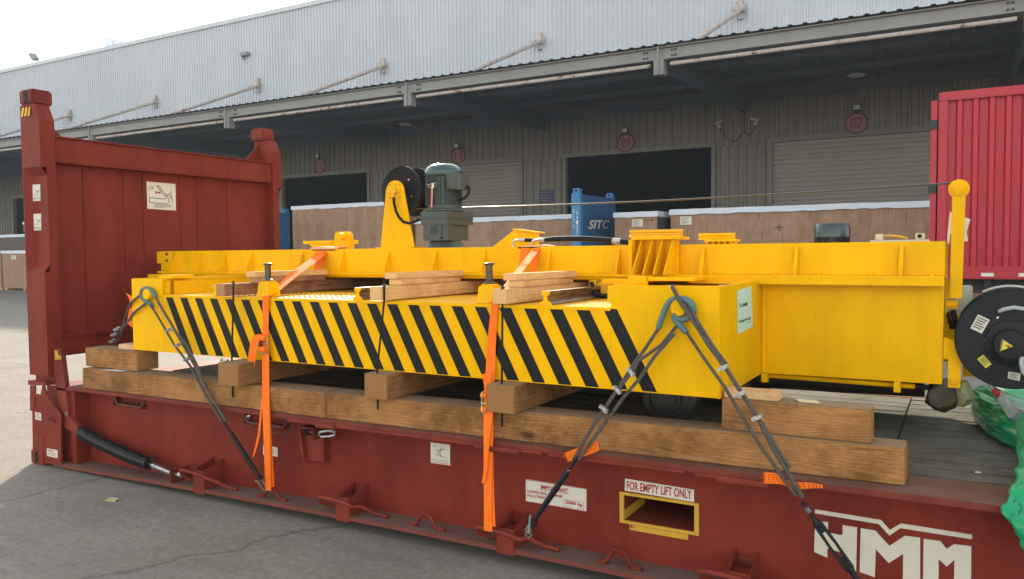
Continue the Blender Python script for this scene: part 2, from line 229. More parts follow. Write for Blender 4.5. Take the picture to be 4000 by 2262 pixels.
# ---------------------------------------------------------------- mesh helpers
class MB:
    def __init__(s): s.v = []; s.f = []
    def add(s, vs, fs):
        k = len(s.v); s.v += [tuple(x) for x in vs]; s.f += [tuple(i+k for i in f) for f in fs]; return s
    def box(s, x0, x1, y0, y1, z0, z1):
        return s.add([(x0,y0,z0),(x1,y0,z0),(x1,y1,z0),(x0,y1,z0),(x0,y0,z1),(x1,y0,z1),(x1,y1,z1),(x0,y1,z1)],
                     [(0,3,2,1),(4,5,6,7),(0,1,5,4),(1,2,6,5),(2,3,7,6),(3,0,4,7)])
    def prism(s, pts, d):      # polygon of 3D points extruded by vector d
        n = len(pts); d = Vector(d); a = [Vector(p) for p in pts]
        s.add(a+[p+d for p in a], [tuple(range(n-1, -1, -1)), tuple(range(n, 2*n))]+[(i, (i+1) % n, (i+1) % n+n, i+n) for i in range(n)]); return s
    def tube(s, path, r, n=8, cap=True, closed=False):
        P = [Vector(p) for p in path]; m = len(P); rr = r if isinstance(r, (list, tuple)) else [r]*m
        up = None; rings = []
        for i in range(m):
            if closed: t = (P[(i+1) % m]-P[i-1]).normalized()
            else: t = (P[min(i+1, m-1)]-P[max(i-1, 0)]).normalized()
            if up is None: up = Vector((0, 0, 1)) if abs(t.z) < .9 else Vector((0, 1, 0))
            a = up-t*up.dot(t); a.normalize(); up = a; b = t.cross(a)
            rings.append([P[i]+(a*math.cos(2*math.pi*k/n)+b*math.sin(2*math.pi*k/n))*rr[i] for k in range(n)])
        vs = [q for g in rings for q in g]; fs = []
        for i in range(m if closed else m-1):
            j = (i+1) % m
            for k in range(n): fs.append((i*n+k, i*n+(k+1) % n, j*n+(k+1) % n, j*n+k))
        if cap and not closed: fs += [tuple(range(n-1, -1, -1)), tuple((m-1)*n+k for k in range(n))]
        return s.add(vs, fs)
    def cyl(s, a, b, r, n=24, r2=None): return s.tube([a, b], [r, r if r2 is None else r2], n)
    def lathe(s, prof, c, ax='Z', n=32):   # profile (radius, height) about an axis through c
        vs = []; m = len(prof); c = Vector(c)
        for (r, h) in prof:
            for k in range(n):
                a = 2*math.pi*k/n; u, v = r*math.cos(a), r*math.sin(a)
                vs.append(c+(Vector((u, v, h)) if ax == 'Z' else Vector((u, h, v)) if ax == 'Y' else Vector((h, u, v))))
        fs = [(i*n+k, i*n+(k+1) % n, (i+1)*n+(k+1) % n, (i+1)*n+k) for i in range(m-1) for k in range(n)]
        fs += [tuple(range(n-1, -1, -1)), tuple((m-1)*n+k for k in range(n))]
        return s.add(vs, fs)
    def ribbon(s, left, right, th=.003, off=None):
        Lp = [Vector(p) for p in left]; Rp = [Vector(p) for p in right]; m = len(Lp); vs = []
        for i in range(m):
            t = (Lp[min(i+1, m-1)]-Lp[max(i-1, 0)]).normalized(); w = (Rp[i]-Lp[i]).normalized(); nn = t.cross(w).normalized()*th
            vs += [Lp[i], Rp[i], Rp[i]+nn, Lp[i]+nn]
        fs = [(0, 3, 2, 1), (4*m-4, 4*m-3, 4*m-2, 4*m-1)]
        for i in range(m-1):
            a = 4*i; b = a+4
            for j in range(4): fs.append((a+j, a+(j+1) % 4, b+(j+1) % 4, b+j))
        return s.add(vs, fs)
    def build(s, name, m, parent=None, smooth=False, bevel=0., origin=None):
        me = bpy.data.meshes.new(name)
        base = wloc(parent) if parent else Vector((0, 0, 0))
        o = bpy.data.objects.new(name, me); COL.objects.link(o)
        org = Vector(origin) if origin is not None else (Vector((0, 0, 0)) if parent else Vector((0, 0, 0)))
        me.from_pydata([tuple(Vector(v)-org) for v in s.v], [], s.f)
        bm = bmesh.new(); bm.from_mesh(me); bmesh.ops.recalc_face_normals(bm, faces=bm.faces)
        if bevel: bmesh.ops.bevel(bm, geom=[e for e in bm.edges if e.is_manifold and e.calc_face_angle(0) > .6], offset=bevel, segments=2, affect='EDGES', clamp_overlap=True)
        bm.to_mesh(me); bm.free()
        if smooth:
            me.shade_smooth()
            bm = bmesh.new(); bm.from_mesh(me)
            for e in bm.edges:
                if e.is_manifold and e.calc_face_angle(0) > .65: e.smooth = False
            bm.to_mesh(me); bm.free()
        me.materials.append(m)
        if parent: o.parent = parent; o.location = org-base
        else: o.location = org
        return o
def wloc(o):
    v = Vector((0, 0, 0))
    while o: v = v+o.location; o = o.parent
    return v
def tag(o, label=None, cat=None, group=None, kind=None):
    if label: o['label'] = label
    if cat: o['category'] = cat
    if group: o['group'] = group
    if kind: o['kind'] = kind
    return o
def thing(name, loc, label, cat, group=None):
    o = bpy.data.objects.new(name, None); COL.objects.link(o); o.location = loc; o.empty_display_size = .1
    return tag(o, label, cat, group)
def copy_tree(o, off, parent=None):
    c = o.copy(); COL.objects.link(c)
    if parent: c.parent = parent
    else: c.location = o.location+Vector(off)
    for ch in list(o.children): copy_tree(ch, off, c)
    return c
def text_mb(mb, body, x0, z0, w, h, frame, bold=0.):
    """lettering fitted into a w x h box; frame(u, v) gives the 3D point"""
    cu = bpy.data.curves.new('t', 'FONT'); cu.body = body; cu.size = 1; cu.offset = bold; cu.resolution_u = 3
    o = bpy.data.objects.new('t', cu); COL.objects.link(o)
    dg = bpy.context.evaluated_depsgraph_get(); me = bpy.data.meshes.new_from_object(o.evaluated_get(dg))
    vs = [v.co.copy() for v in me.vertices]; fs = [tuple(p.vertices) for p in me.polygons]
    bpy.data.objects.remove(o); bpy.data.curves.remove(cu); bpy.data.meshes.remove(me)
    xs = [v.x for v in vs]; ys = [v.y for v in vs]; ax, bx, ay, by = min(xs), max(xs), min(ys), max(ys)
    mb.add([frame(x0+(v.x-ax)/(bx-ax)*w, z0+(v.y-ay)/(by-ay)*h) for v in vs], fs)
def grid_wall(mb, xs, zs, y0, y1, solid):   # wall of cells, solid(i,j) -> bool, one closed skin
    for i in range(len(xs)-1):
        for j in range(len(zs)-1):
            if not solid(i, j): continue
            a, b, c, d = xs[i], xs[i+1], zs[j], zs[j+1]
            q = [(a,y0,c),(b,y0,c),(b,y0,d),(a,y0,d),(a,y1,c),(b,y1,c),(b,y1,d),(a,y1,d)]; fs = [(0,1,2,3),(5,4,7,6)]
            S_ = lambda p, r: 0 <= p < len(xs)-1 and 0 <= r < len(zs)-1 and solid(p, r)
            if not S_(i-1, j): fs.append((0,3,7,4))
            if not S_(i+1, j): fs.append((1,5,6,2))
            if not S_(i, j-1): fs.append((0,4,5,1))
            if not S_(i, j+1): fs.append((3,2,6,7))
            mb.add(q, fs)
# ================================================================ SETTING
g = MB(); g.add([(-400, -60, 0), (200, -60, 0), (200, 400, 0), (-400, 400, 0)], [(0, 1, 2, 3)])
tag(g.build('ground', GROUND), kind='structure')

# ---------------------------------------------------------------- warehouse
WY_ = 25.5; X0, X1 = -80., 28.
wh = thing('warehouse', (0, WY_, 0), 'long grey corrugated warehouse with pale upper wall, deep dark canopy and numbered dock doors', 'warehouse')
PITCH = 8.03
doors = [(-71.8, -66.3, 0), (-63.7, -58.2, 0), (-55.6, -50.1, 0), (-47.4, -41.9, 1), (-39.4, -33.9, 0), (-31.4, -25.9, 0), (-23.3, -17.85, 1), (-15.3, -9.73, 0), (-7.6, -1.72, 1), (.43, 6.1, 0), (8.6, 14.2, 0), (16.7, 22.3, 0)]
def corrug(x0, x1, z0, z1, pitch, y, depth, w=.3):
    mb = MB(); x = x0; prof = []
    while x < x1-1e-6:
        e = min(x+pitch, x1); q = (e-x)
        prof += [(x, y), (x+q*(1-w)*.86, y), (x+q*(1-w), y-depth), (x+q*.93, y-depth)]
        x += pitch
    prof.append((x1, y)); n = len(prof)
    mb.add([(a, b, z0) for a, b in prof]+[(a, b, z1) for a, b in prof], [(i, i+1, n+i+1, n+i) for i in range(n-1)])
    return mb
lw = MB(); DT = 5.4
edges = [X0]+[e for d in doors for e in d[:2]]+[X1]
for i in range(0, len(edges), 2):
    c = corrug(edges[i], edges[i+1], 0, DT, .32, WY_, .055); lw.add(c.v, c.f)
c = corrug(X0, X1, DT, 8.2, .32, WY_-.001, .055); lw.add(c.v, c.f)
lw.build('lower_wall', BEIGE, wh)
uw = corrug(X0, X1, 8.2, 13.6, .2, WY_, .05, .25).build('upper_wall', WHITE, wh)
m = MB()
x = X0
while x < X1: m.box(x+.01, min(x+6, X1)-.01, WY_-.1, WY_+.15, 13.56, 13.78); x += 6
m.build('parapet_capping', WHITE2, wh)
m = MB(); m.box(X0, X1, 25.3, 25.46, 8.0, 8.2); m.build('wall_flashing', WHITE2, wh)
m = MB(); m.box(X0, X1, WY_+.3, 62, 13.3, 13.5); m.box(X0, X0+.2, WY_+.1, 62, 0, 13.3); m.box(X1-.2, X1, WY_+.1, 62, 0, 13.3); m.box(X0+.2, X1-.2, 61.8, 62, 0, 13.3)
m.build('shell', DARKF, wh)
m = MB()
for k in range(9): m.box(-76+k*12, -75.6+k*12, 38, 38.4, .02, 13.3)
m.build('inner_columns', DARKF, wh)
for (a, b, op) in doors:
    f = MB(); f.box(a-.14, a, WY_-.09, WY_+.14, 0, DT); f.box(b, b+.14, WY_-.09, WY_+.14, 0, DT); f.box(a-.14, b+.14, WY_-.1, WY_+.14, DT, DT+.17)
    fo = f.build('door_frame', FRAME, wh)
    if not op:
        s = MB(); z = .0; vs = []
        prof = []
        while z < DT-1e-6: prof += [(z, 0), (z+.07, -.02), (z+.12, .0), (z+.13, .05), (z+.145, .05), (z+.155, 0)]; z += .16
        prof = [p for p in prof if p[0] < DT]+[(DT, 0)]; n = len(prof)
        s.add([(a, WY_+.06+y, z) for z, y in prof]+[(b, WY_+.06+y, z) for z, y in prof], [(i, i+1, n+i+1, n+i) for i in range(n-1)])
        s.build('roller_shutter', SHUT, fo)
# canopy: sheet, edge beam, cantilevers, ties, rail pipe
CY = 16.3
m = MB(); prof = []
x = X0
while x < X1: prof += [(x, 0), (x+.14, 0), (x+.17, .03), (x+.25, .03), (x+.28, 0)]; x += .33
n = len(prof)
for dz in (0, .012):
    pass
m.add([(a, CY-.12, 6.88+d) for a, d in prof]+[(a, WY_, 7.42+d) for a, d in prof], [(i, i+1, n+i+1, n+i) for i in range(n-1)])
m.build('canopy_sheet', CANO, wh)
m = MB(); m.box(X0, X1, CY, CY+.25, 6.83, 6.86); m.box(X0, X1, CY+.10, CY+.12, 6.56, 6.83); m.box(X0, X1, CY, CY+.25, 6.53, 6.56)
m.build('edge_beam', CBEAM, wh)
m = MB(); m.box(X0, X1, 19.5, 19.62, 6.85, 7.0); m.box(X0, X1, 22.4, 22.52, 7.0, 7.16); m.box(X0, X1, 25.3, 25.45, 6.93, 7.3)
m.build('canopy_purlin', CANO, wh)
for k in range(-9, 4):
    xb = -.55+k*8.03
    if not X0 < xb < X1: continue
    m = MB(); m.prism([(xb-.05, CY+.3, 6.30), (xb-.05, CY+.3, 6.84), (xb-.05, WY_-.05, 7.3), (xb-.05, WY_-.05, 6.55), (xb-.05, 22.3, 6.47)], (.10, 0, 0))
    m.box(xb-.16, xb+.16, CY+.3, WY_-.05, 6.285, 6.298) if False else None
    m.build('canopy_cantilever', CANO, wh)
    m = MB(); m.box(xb-.13, xb+.13, CY-.0, CY+.28, 6.15, 6.526); m.box(xb-.02, xb+.02, CY-.06, CY-.003, 6.15, 6.86)
    bb_ = m.build('beam_bracket', CBEAM, wh)
    if -20 < xb < 10:
        for dx in (-.42, -.33, .33, .42):
            for dz in (6.62, 6.76): m = MB(); m.box(xb+dx-.025, xb+dx+.025, CY+.07, CY+.0985, dz-.02, dz+.02); m.build('beam_bolt', TRKD, bb_)
    m = MB(); m.cyl((xb-.12, 25.42, 10.16), (xb-.12, 17.0, 6.62), .085, 14); m.box(xb-.2, xb-.04, 25.3, 25.46, 9.82, 10.5); m.cyl((xb-.3, 25.28, 10.16), (xb+.06, 25.28, 10.16), .14, 10)
    m.build('canopy_tie_pipe', RUST, wh)
m = MB()
for k in range(-9, 4):
    xb = -.55+k*8.03; m.cyl((max(X0, xb-7.75), CY+.12, 6.42), (xb-.25, CY+.12, 6.42), .052, 10)
m.build('sliding_rail_pipe', RUST, wh)
m = MB(); m.box(.40, 6.32, 25.18, 25.46, 9.13, 9.20); m.box(.40, 6.32, 24.9, 25.44, 9.06, 9.13); m.box(.40, .46, 24.9, 25.44, 8.7, 9.06)
m.build('drip_ledge', WHITE2, wh)

# door number signs
def ringsign(xc, zc, num, label):
    t = thing('door_number_sign', (xc, WY_-.06, zc), label, 'sign', 'round door number signs on the warehouse wall')
    d = MB(); d.lathe([(.36, 0), (.36, .02)], (xc, WY_-.085, zc), 'Y', 40); d.build('sign_disc', mat('sign_faded_pink', (.24, .135, .135), .6) if 'sign_faded_pink' not in bpy.data.materials else bpy.data.materials['sign_faded_pink'], t)
    r = MB(); r.tube([(xc+.335*math.cos(a), WY_-.09, zc+.335*math.sin(a)) for a in [2*math.pi*k/40 for k in range(40)]], .028, 6, closed=True)
    SR = bpy.data.materials.get('sign_faded_red') or mat('sign_faded_red', (.20, .02, .025), .6)
    r.build('sign_rim', SR, t)
    l = MB(); text_mb(l, num, xc-.2, zc-.19, .4, .38, lambda u, v: (u, WY_-.092, v), .02); l.build('sign_number', SR, t)
ringsign(-20.76, 5.87, '13', 'faded round red door sign numbered 13 above the open dark door farthest left')
ringsign(-12.75, 5.83, '11', 'faded round red door sign numbered 11 above the closed shutter behind the motor')
ringsign(-5.03, 5.80, '09', 'faded round red door sign numbered 09 above the open dark door')
ringsign(3.16, 5.83, '07', 'faded round red door sign numbered 07 above the wide closed shutter')
def flood(x, z, label):
    t = thing('floodlight', (x, 25.4, z), label, 'floodlight', 'small floodlights above the door numbers')
    m = MB(); m.box(x-.13, x+.13, 25.2, 25.28, z-.1, z+.12); m.box(x-.03, x+.03, 25.28, 25.46, z-.12, z-.06); m.build('housing', TRKD, t, bevel=.01)
    m = MB(); m.box(x-.10, x+.10, 25.19, 25.199, z-.05, z+.10); m.build('lens', bpy.data.materials['cream_cabinet'], t)
for x, z, l in [(-20.72, 6.3, 'small square floodlight above the door sign 13'), (-12.7, 6.2, 'small square floodlight above the door sign 11'), (-5.0, 6.22, 'small square floodlight above the door sign 09'), (3.18, 6.3, 'small square floodlight above the door sign 07')]: flood(x, z, l)
# security cameras with their cables
for (x, s, l) in [(-1.4, -1, 'small wall camera with drooping cable, left of the cable drop'), (-.12, 1, 'small wall camera with drooping cable, right of the cable drop')]:
    t = thing('security_camera', (x, 25.3, 6.2), l, 'camera', 'pair of security cameras between doors 09 and 07')
    m = MB(); m.cyl((x-.12*s, 25.12, 6.24), (x+.1*s, 25.3, 6.2), .05, 12); m.box(x-.04, x+.04, 25.25, 25.45, 6.04, 6.14); m.build('camera_body', CREAM, t)
    pts = [(x+.02, 25.35, 6.06)]
    xe = -.535
    for k in range(1, 9):
        u = k/8; pts.append((x+(xe-x)*u, 25.4, 6.06+(5.86-6.06)*u-(.42 if s < 0 else .24)*math.sin(math.pi*u)))
    if s < 0: pts += [(xe, 25.4, 6.6), (xe, 25.4, 7.0)]
    m = MB(); m.tube(pts, .014, 6); m.build('cable', BLKR, t)
t = thing('blue_notice_plate', (-8.5, 25.4, 3.9), 'small dark blue notice plate between the closed shutter and open door 09', 'sign')
m = MB(); m.box(-8.82, -8.17, 25.42, 25.455, 3.67, 4.15); m.build('plate', BLUESIGN, t)
m = MB(); random.seed(3)
for j, z in enumerate((4.05, 3.93, 3.83, 3.73)):
    for k in range(7):
        if j == 1 and k == 6: continue
        m.box(-8.77+k*.082, -8.77+k*.082+.05, 25.41, 25.418, z-.025, z+.025)
m.build('print', LGREY, t)
for x, y, l in [(3.43, 22.85, 'round white lamp under the canopy before door 07'), (-13.65, 22.86, 'round white lamp under the canopy near door 11'), (-29.6, 22.86, 'round white lamp under the canopy far left')]:
    t = thing('canopy_lamp', (x, y, 6.9), l, 'lamp', 'round lamps under the warehouse canopy')
    m = MB(); m.lathe([(.05, .10), (.12, .08), (.26, 0), (.24, -.02)], (x, y, 6.9), 'Z', 24); m.build('lamp_shade', LENS, t, smooth=True)
    m = MB(); m.cyl((x, y, 6.99), (x, y, 7.2), .02, 8); m.build('stem', CANO, t)
t = thing('roof_floodlight', (-44.7, 25.5, 13.78), 'grey floodlight tilted on the edge of the warehouse roof', 'floodlight')
m = MB(); m.prism([(-45.05, 25.4, 14.33), (-44.75, 25.4, 14.42), (-44.35, 25.4, 14.03), (-44.62, 25.4, 13.92)], (0, .35, 0)); m.build('housing', CBEAM, t)
m = MB(); m.cyl((-44.6, 25.55, 13.78), (-44.6, 25.55, 14.1), .03, 6); m.cyl((-45.4, 25.5, 13.78), (-45.44, 25.5, 14.05), .02, 6); m.build('bracket', CBEAM, t)
m = MB(); m.box(-25.8, -25.35, 25.2, 25.46, 11.74, 11.90); m.prism([(-25.78, 25.45, 11.74), (-25.78, 25.22, 11.74), (-25.78, 25.45, 11.55)], (.03, 0, 0))
tag(m.build('wall_vent_hood', CBEAM, origin=(-25.5, 25.4, 11.8)), 'small dark vent hood high on the pale upper wall', 'vent')
# far tower in the sky
t = thing('distant_tower', (-223, 150, 0), 'pale hazy glass tower peeking above the warehouse roof', 'tower')
m = MB(); m.prism([(-224.8, 150, 0), (-221.5, 150, 0), (-221.5, 150, 68.2), (-223.2, 150, 69.2), (-224.8, 150, 69.0)], (0, 4, 0)); m.build('tower_body', HAZEB, t)
m = MB(); m.box(-221.45, -220.8, 150.5, 153, 0, 67.6); m.build('tower_wing', HAZEB, t)

# ---------------------------------------------------------------- crates, blue flat rack, truck
def crate(name, x0, x1, y0, y1, z0, z1, label, mats=PLY, top=True, group='plywood crates stored before the warehouse', seams=2.44, tm=TARP):
    t = thing(name, ((x0+x1)/2, (y0+y1)/2, z0), label, 'crate', group)
    zt = z1-.13 if top else z1
    zb = z0+.10
    m = MB(); x = x0
    while x < x1-.05: e = min(x+seams, x1); m.box(x+.004, e-.004, y0, y1, zb, zt); x = e
    m.box(x0+.01, x1-.01, y0+.006, y1-.006, zb, zt-.01)
    m.build('crate_panels', mats, t)
    m = MB()
    k = max(2, int((x1-x0)/1.2))
    for i in range(k+1):
        xx = x0+.1+(x1-x0-.3)*i/k; m.box(xx, xx+.12, y0+.02, y1-.02, z0+.002, zb-.002)
    m.build('skid', WN, t)
    if top:
        m = MB(); random.seed(int(abs(x0*10))); n = max(4, int((x1-x0)/.22)); lo = []; hi = []
        for i in range(n+1):
            xx = x0-.03+(x1-x0+.06)*i/n
            lo.append((xx, y0-.03-random.random()*.02, zt-.02+random.random()*.03)); hi.append((xx, y0-.02-random.random()*.012, z1+random.random()*.012))
        back = [(a, y1+.03, c) for a, b, c in hi]; bl = [(a, y1+.03, zt) for a, b, c in lo]; N = n+1
        m.add(lo+hi+back+bl, [(i, i+1, N+i+1, N+i) for i in range(n)]+[(N+i, N+i+1, 2*N+i+1, 2*N+i) for i in range(n)]+[(2*N+i, 2*N+i+1, 3*N+i+1, 3*N+i) for i in range(n)]+[(0, N, 2*N, 3*N), (n, N+n, 2*N+n, 3*N+n)])
        m.build('tarp_cover', tm, t)
    return t
def sheet(t, name, pts, m, th=(0, -.004, 0)):
    q = MB(); q.prism(pts, th); return q.build(name, m, t)
cA = crate('plywood_crate', -15.6, -10.3, 18.4, 20.6, 0, 3.42, 'very tall plywood crate with white tarp top behind the black hose reel')
cB = crate('plywood_crate', -9.9, -3.1, 18.4, 20.6, 0, 2.76, 'long plywood crate with white tarp top between the motor and the blue end frame')
cC = crate('plywood_crate', -1.85, -.66, 16.5, 18.0, 0, 2.66, 'narrow plywood crate with dark end face beside the blue end frame')
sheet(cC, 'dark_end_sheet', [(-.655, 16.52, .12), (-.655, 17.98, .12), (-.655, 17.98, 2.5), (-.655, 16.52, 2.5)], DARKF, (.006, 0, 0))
cD = crate('plywood_crate', -.46, 9.2, 17.0, 19.4, 0, 2.715, 'longest plywood crate with white tarp top reaching behind the red truck')
def docs(t, x0, z0, x1, z1, y):
    s = sheet(t, 'packing_label', [(x0, y, z0), (x1, y, z0), (x1, y, z1), (x0, y, z1)], WHITEL)
    q = MB(); k = 6
    for i in range(k):
        z = z1-(z1-z0)*(i+1)/(k+1); q.box(x0+.03, x1-.03-.05*(i % 3), y-.008, y-.0045, z-.006, z+.006)
    q.build('label_lines', LGREY, t)
docs(cC, -1.35, 2.28, -1.05, 2.47, 16.49); docs(cD, -.19, 2.31, .112, 2.525, 16.99)
for k in range(4):
    x = -.99+k*.085
    q = MB(); q.prism([(x, 16.492, 2.42), (x+.05, 16.492, 2.42), (x+.025, 16.492, 2.49)] if k % 2 == 0 else [(x, 16.492, 2.42), (x+.012, 16.492, 2.42), (x+.012, 16.492, 2.49), (x, 16.492, 2.49)], (0, -.004, 0)); q.build('handling_mark', LBLK, cC)
q = MB(); q.box(2.32, 2.34, 16.985, 16.992, 2.1, 2.28); q.box(2.23, 2.43, 16.980, 16.984, 2.18, 2.2); q.build('centre_mark', LBLK, cD)
q = MB(); q.box(-12.9, -12.88, 18.385, 18.392, 2.3, 2.45); q.build('centre_mark', LBLK, cA)
# stacks seen at the far left
GR = 'plywood crates stacked far left before the warehouse'
DBR = mat('dark_brown_crate', (.10, .07, .06), .8)
c1 = crate('plywood_crate', -34.7, -31.2, 18, 19.8, 0, 1.92, 'lower plywood crate with white top just left of the near red post', group=GR)
docs(c1, -33.9, 1.5, -33.5, 1.7, 17.99)
c2 = crate('plywood_crate', -39.5, -34.85, 18, 19.8, 0, 1.92, 'lower plywood crate cut by the left edge of the photo', group=GR)
c3 = crate('plywood_crate', -41, -31.2, 20.0, 22, 0, 2.80, 'dark brown crate with grey top behind the lower plywood crates', mats=DBR, group=GR)
c4 = crate('plywood_crate', -36.6, -32.4, 20.1, 21.9, 2.815, 3.45, 'small pale plywood crate standing on the dark brown crate', group=GR)
docs(c4, -35.0, 2.97, -34.6, 3.2, 20.09)

bf = thing('blue_flat_rack', (-8.7, 15.7, 0), 'blue folding flat rack with upright end frames standing before the plywood crates', 'flat rack')
for (xa, s) in ((-2.56, 1), (-15.26, -1)):
    m = MB(); m.box(xa, xa+.26, 15.28, 15.44, .3, 3.15); m.build('end_post', BLUE2, bf, bevel=.01)
    m = MB(); m.box(xa, xa+.26, 17.5, 17.66, .3, 3.15); m.build('end_post', BLUE, bf)
    m = MB(); m.box(xa+.04, xa+.24, 15.44, 17.5, 1.0, 3.12); m.box(xa+.02, xa+.255, 15.44, 17.5, 3.0, 3.1); m.build('end_wall', BLUE, bf)
    for y in (15.28, 17.48):
        m = MB(); m.box(xa+.05, xa+.23, y, y+.18, 3.15, 3.27); f = m.build('corner_casting', BLUE2, bf, bevel=.012)
        m = MB(); m.lathe([(.035, 0), (.035, .003)], (xa+.14, y-.004, 3.21), 'Y', 16); m.build('casting_hole', BLKR, f)
m = MB(); m.box(-15.26, -2.3, 15.3, 15.42, .3, .9); m.box(-15.26, -2.3, 17.54, 17.64, .3, .9); m.box(-15.26, -2.3, 15.42, 17.54, .8, .88); m.build('base', BLUE, bf)
m = MB()
for x in (-14, -10, -7, -3): m.box(x, x+.3, 15.35, 17.6, .0, .299)
m.build('support_block', WY, bf)
l = MB()
text_mb(l, 'SITC', 15.8, 2.22, 1.34, .24, lambda u, v: (-2.296, u+.12*(v-2.22)/.24-.03, v+.03*(u-15.8)), .02)
l.build('logo_lettering', LOGO, bf)
l = MB()
z = 2.76
for ch in 'SITU': text_mb(l, ch, -2.51, z-.12, .05 if ch != 'I' else .015, .10, lambda u, v: (u, 15.274, v)); z -= .135
z = 2.70
for ch in '041242': 
    text_mb(l, ch, -2.42, z-.12, .055, .10, lambda u, v: (u, 15.274, v)); z -= .12 if ch != '2' or z < 2.2 else .12
l.build('number_lettering', LOGO, bf)

# red box truck
tk = thing('box_truck', (9, 10, 0), 'crimson corrugated box truck parked at the right edge behind the cargo', 'truck')
TX0, TX1 = 5.98, 15.2; prof = []; x = TX0+.12
while x < TX1-.4: prof += [(x, 10.06), (x+.10, 10.06), (x+.125, 10.005), (x+.18, 10.005), (x+.205, 10.06)]; x += .2051
prof.append((TX1-.2, 10.06)); n = len(prof)
prof2 = [(a, 10.05-(10.05-b)) for a, b in prof]
m = MB(); m.add([(a, b, 1.36) for a, b in prof]+[(a, b, 3.80) for a, b in prof], [(i, i+1, n+i+1, n+i) for i in range(n-1)])
m.box(TX0+.1, TX1, 10.07, 12.4, 1.36, 3.85)
m.build('box_side', TRK, tk)
m = MB(); m.box(TX0, TX1, 9.97, 10.06, 3.80, 3.93); m.box(TX0, TX1, 9.97, 10.06, 1.17, 1.36); m.box(TX0, TX0+.12, 9.975, 10.06, 1.36, 3.80)
m.box(TX0, TX1, 10.061, 12.45, 3.86, 3.93); m.build('box_frame', TRK, tk, bevel=.01)
m = MB(); m.box(TX0-.10, TX0-.02, 9.99, 10.05, 1.2, 3.82); m.box(TX0-.10, TX0-.03, 10.05, 12.4, 1.2, 3.82); d = m.build('rear_door', TRK, tk)
for z in (1.6, 2.45, 3.4): m = MB(); m.box(TX0-.125, TX0-.02, 9.95, 9.985, z, z+.13); m.build('hinge', TRKD, d)
for x, c in [(6.56, WHITEL), (6.73, 'r'), (7.02, WHITEL), (7.2, 'r'), (7.5, WHITEL), (7.7, 'r'), (8.2, WHITEL)]:
    m = MB(); m.box(x, x+.16, 9.96, 9.968, 1.21, 1.26); m.build('reflector_strip', LRED if c == 'r' else c, tk)
m = MB(); m.box(TX0+.3, TX1, 10.3, 10.42, .95, 1.165); m.box(TX0+.3, TX1, 11.9, 12.0, .95, 1.165)
m.box(6.3, 15, 10.2, 10.26, .55, .62); m.box(6.3, 15, 10.2, 10.26, .80, .86); m.box(6.9, 6.95, 10.2, 10.3, .4, 1.1)
for x in (6.6, 8.0, 9.4): m.box(x, x+.08, 10.1, 12.3, 1.05, 1.168)
m.box(7.8, 9.3, 10.15, 10.9, .5, 1.0)
m.build('chassis', TRKD, tk)
m = MB(); m.box(6.62, 6.85, 10.28, 10.295, .96, 1.06); m.build('side_plate', REDF, tk)
for x in (10.8, 12.1):
    m = MB(); m.lathe([(.2, 0), (.46, .0), (.5, .04), (.5, .26), (.46, .3), (.2, .3)], (x, 10.15, .5), 'Y', 36); wv = m.build('wheel', BLKR, tk, smooth=True)
    m = MB(); m.lathe([(.24, -.02), (.2, .03), (.08, .03), (.08, -.03), (.02, -.03)], (x, 10.15, .5), 'Y', 24); m.build('rim', CBEAM, wv)

# hazy air over the yard
hm = bpy.data.materials.new('yard_haze'); hm.use_nodes = True; hn = hm.node_tree; hn.nodes.clear()
ho = hn.nodes.new('ShaderNodeOutputMaterial'); hv = hn.nodes.new('ShaderNodeVolumePrincipled'); hv.inputs['Color'].default_value = (.75, .87, 1, 1); hv.inputs['Density'].default_value = .0007; hv.inputs['Anisotropy'].default_value = .2
hn.links.new(hv.outputs[0], ho.inputs['Volume'])
m = MB(); m.box(-270, 60, -14, 170, -1, 72); tag(m.build('haze', hm), kind='stuff')
# ================================================================ RED FLAT RACK
fr = thing('flat_rack', (6.1, 1.22, 0), 'oxide red flat rack with upright end frame, wooden deck and big HMM logo', 'flat rack')
YW = .17; XR = 12.19; DK = .645
CH = lambda x: .012 + .075*math.sin(math.pi*min(1, max(0, (x-.1)/12))) if x < 6 else .087
def botz(x):    # gentle upward camber of the bottom flange
    pts = [(0, .012), (.2, .02), (1.9, .058), (3.27, .078), (4.3, .082), (6.1, .080), (8, .078), (12.2, .02)]
    for (a, b), (c, d) in zip(pts, pts[1:]):
        if x <= c: return b+(d-b)*(x-a)/(c-a)
    return .02
# web with cut-outs
xs = [.47, .80, 1.20, 2.20, 2.62, 4.888, 5.244, 6.9, 7.26, 11.7]; zs = [.075, .286, .413, .50, .615]
holes = {(1, 3), (3, 3), (5, 1), (7, 1)}
m = MB(); grid_wall(m, xs, zs, YW, YW+.012, lambda i, j: (i, j) not in holes)
xs2 = [.47+(11.7-.47)*i/16 for i in range(17)]
for a, b in zip(xs2, xs2[1:]): m.add([(a,YW,botz(a)),(b,YW,botz(b)),(b,YW,.075),(a,YW,.075)], [(0,1,2,3)])
m.build('side_web', RED, fr)
m = MB(); xs2 = [.28+(XR-.56)*i/24 for i in range(25)]; sec = []
for x in xs2:
    z = botz(x); sec.append([(x, 0 if x > .7 else .0, z-.012), (x, 0, z+.012), (x, YW+.02, z+.012), (x, YW+.02, z-.012)])
m.add([p for q in sec for p in q], [(4*i+k, 4*i+(k+1) % 4, 4*i+4+(k+1) % 4, 4*i+4+k) for i in range(24) for k in range(4)]+[(0, 1, 2, 3), (99, 98, 97, 96)])
m.build('bottom_flange', REDF, fr)
m = MB(); m.box(.5, XR-.5, -.0, .312, DK-.030, DK-.001); m.build('top_flange', REDT, fr, bevel=.004)
m = MB(); m.box(.5, XR-.5, 2.30, 2.438, DK-.030, DK-.001); m.build('far_top_flange', REDT, fr)
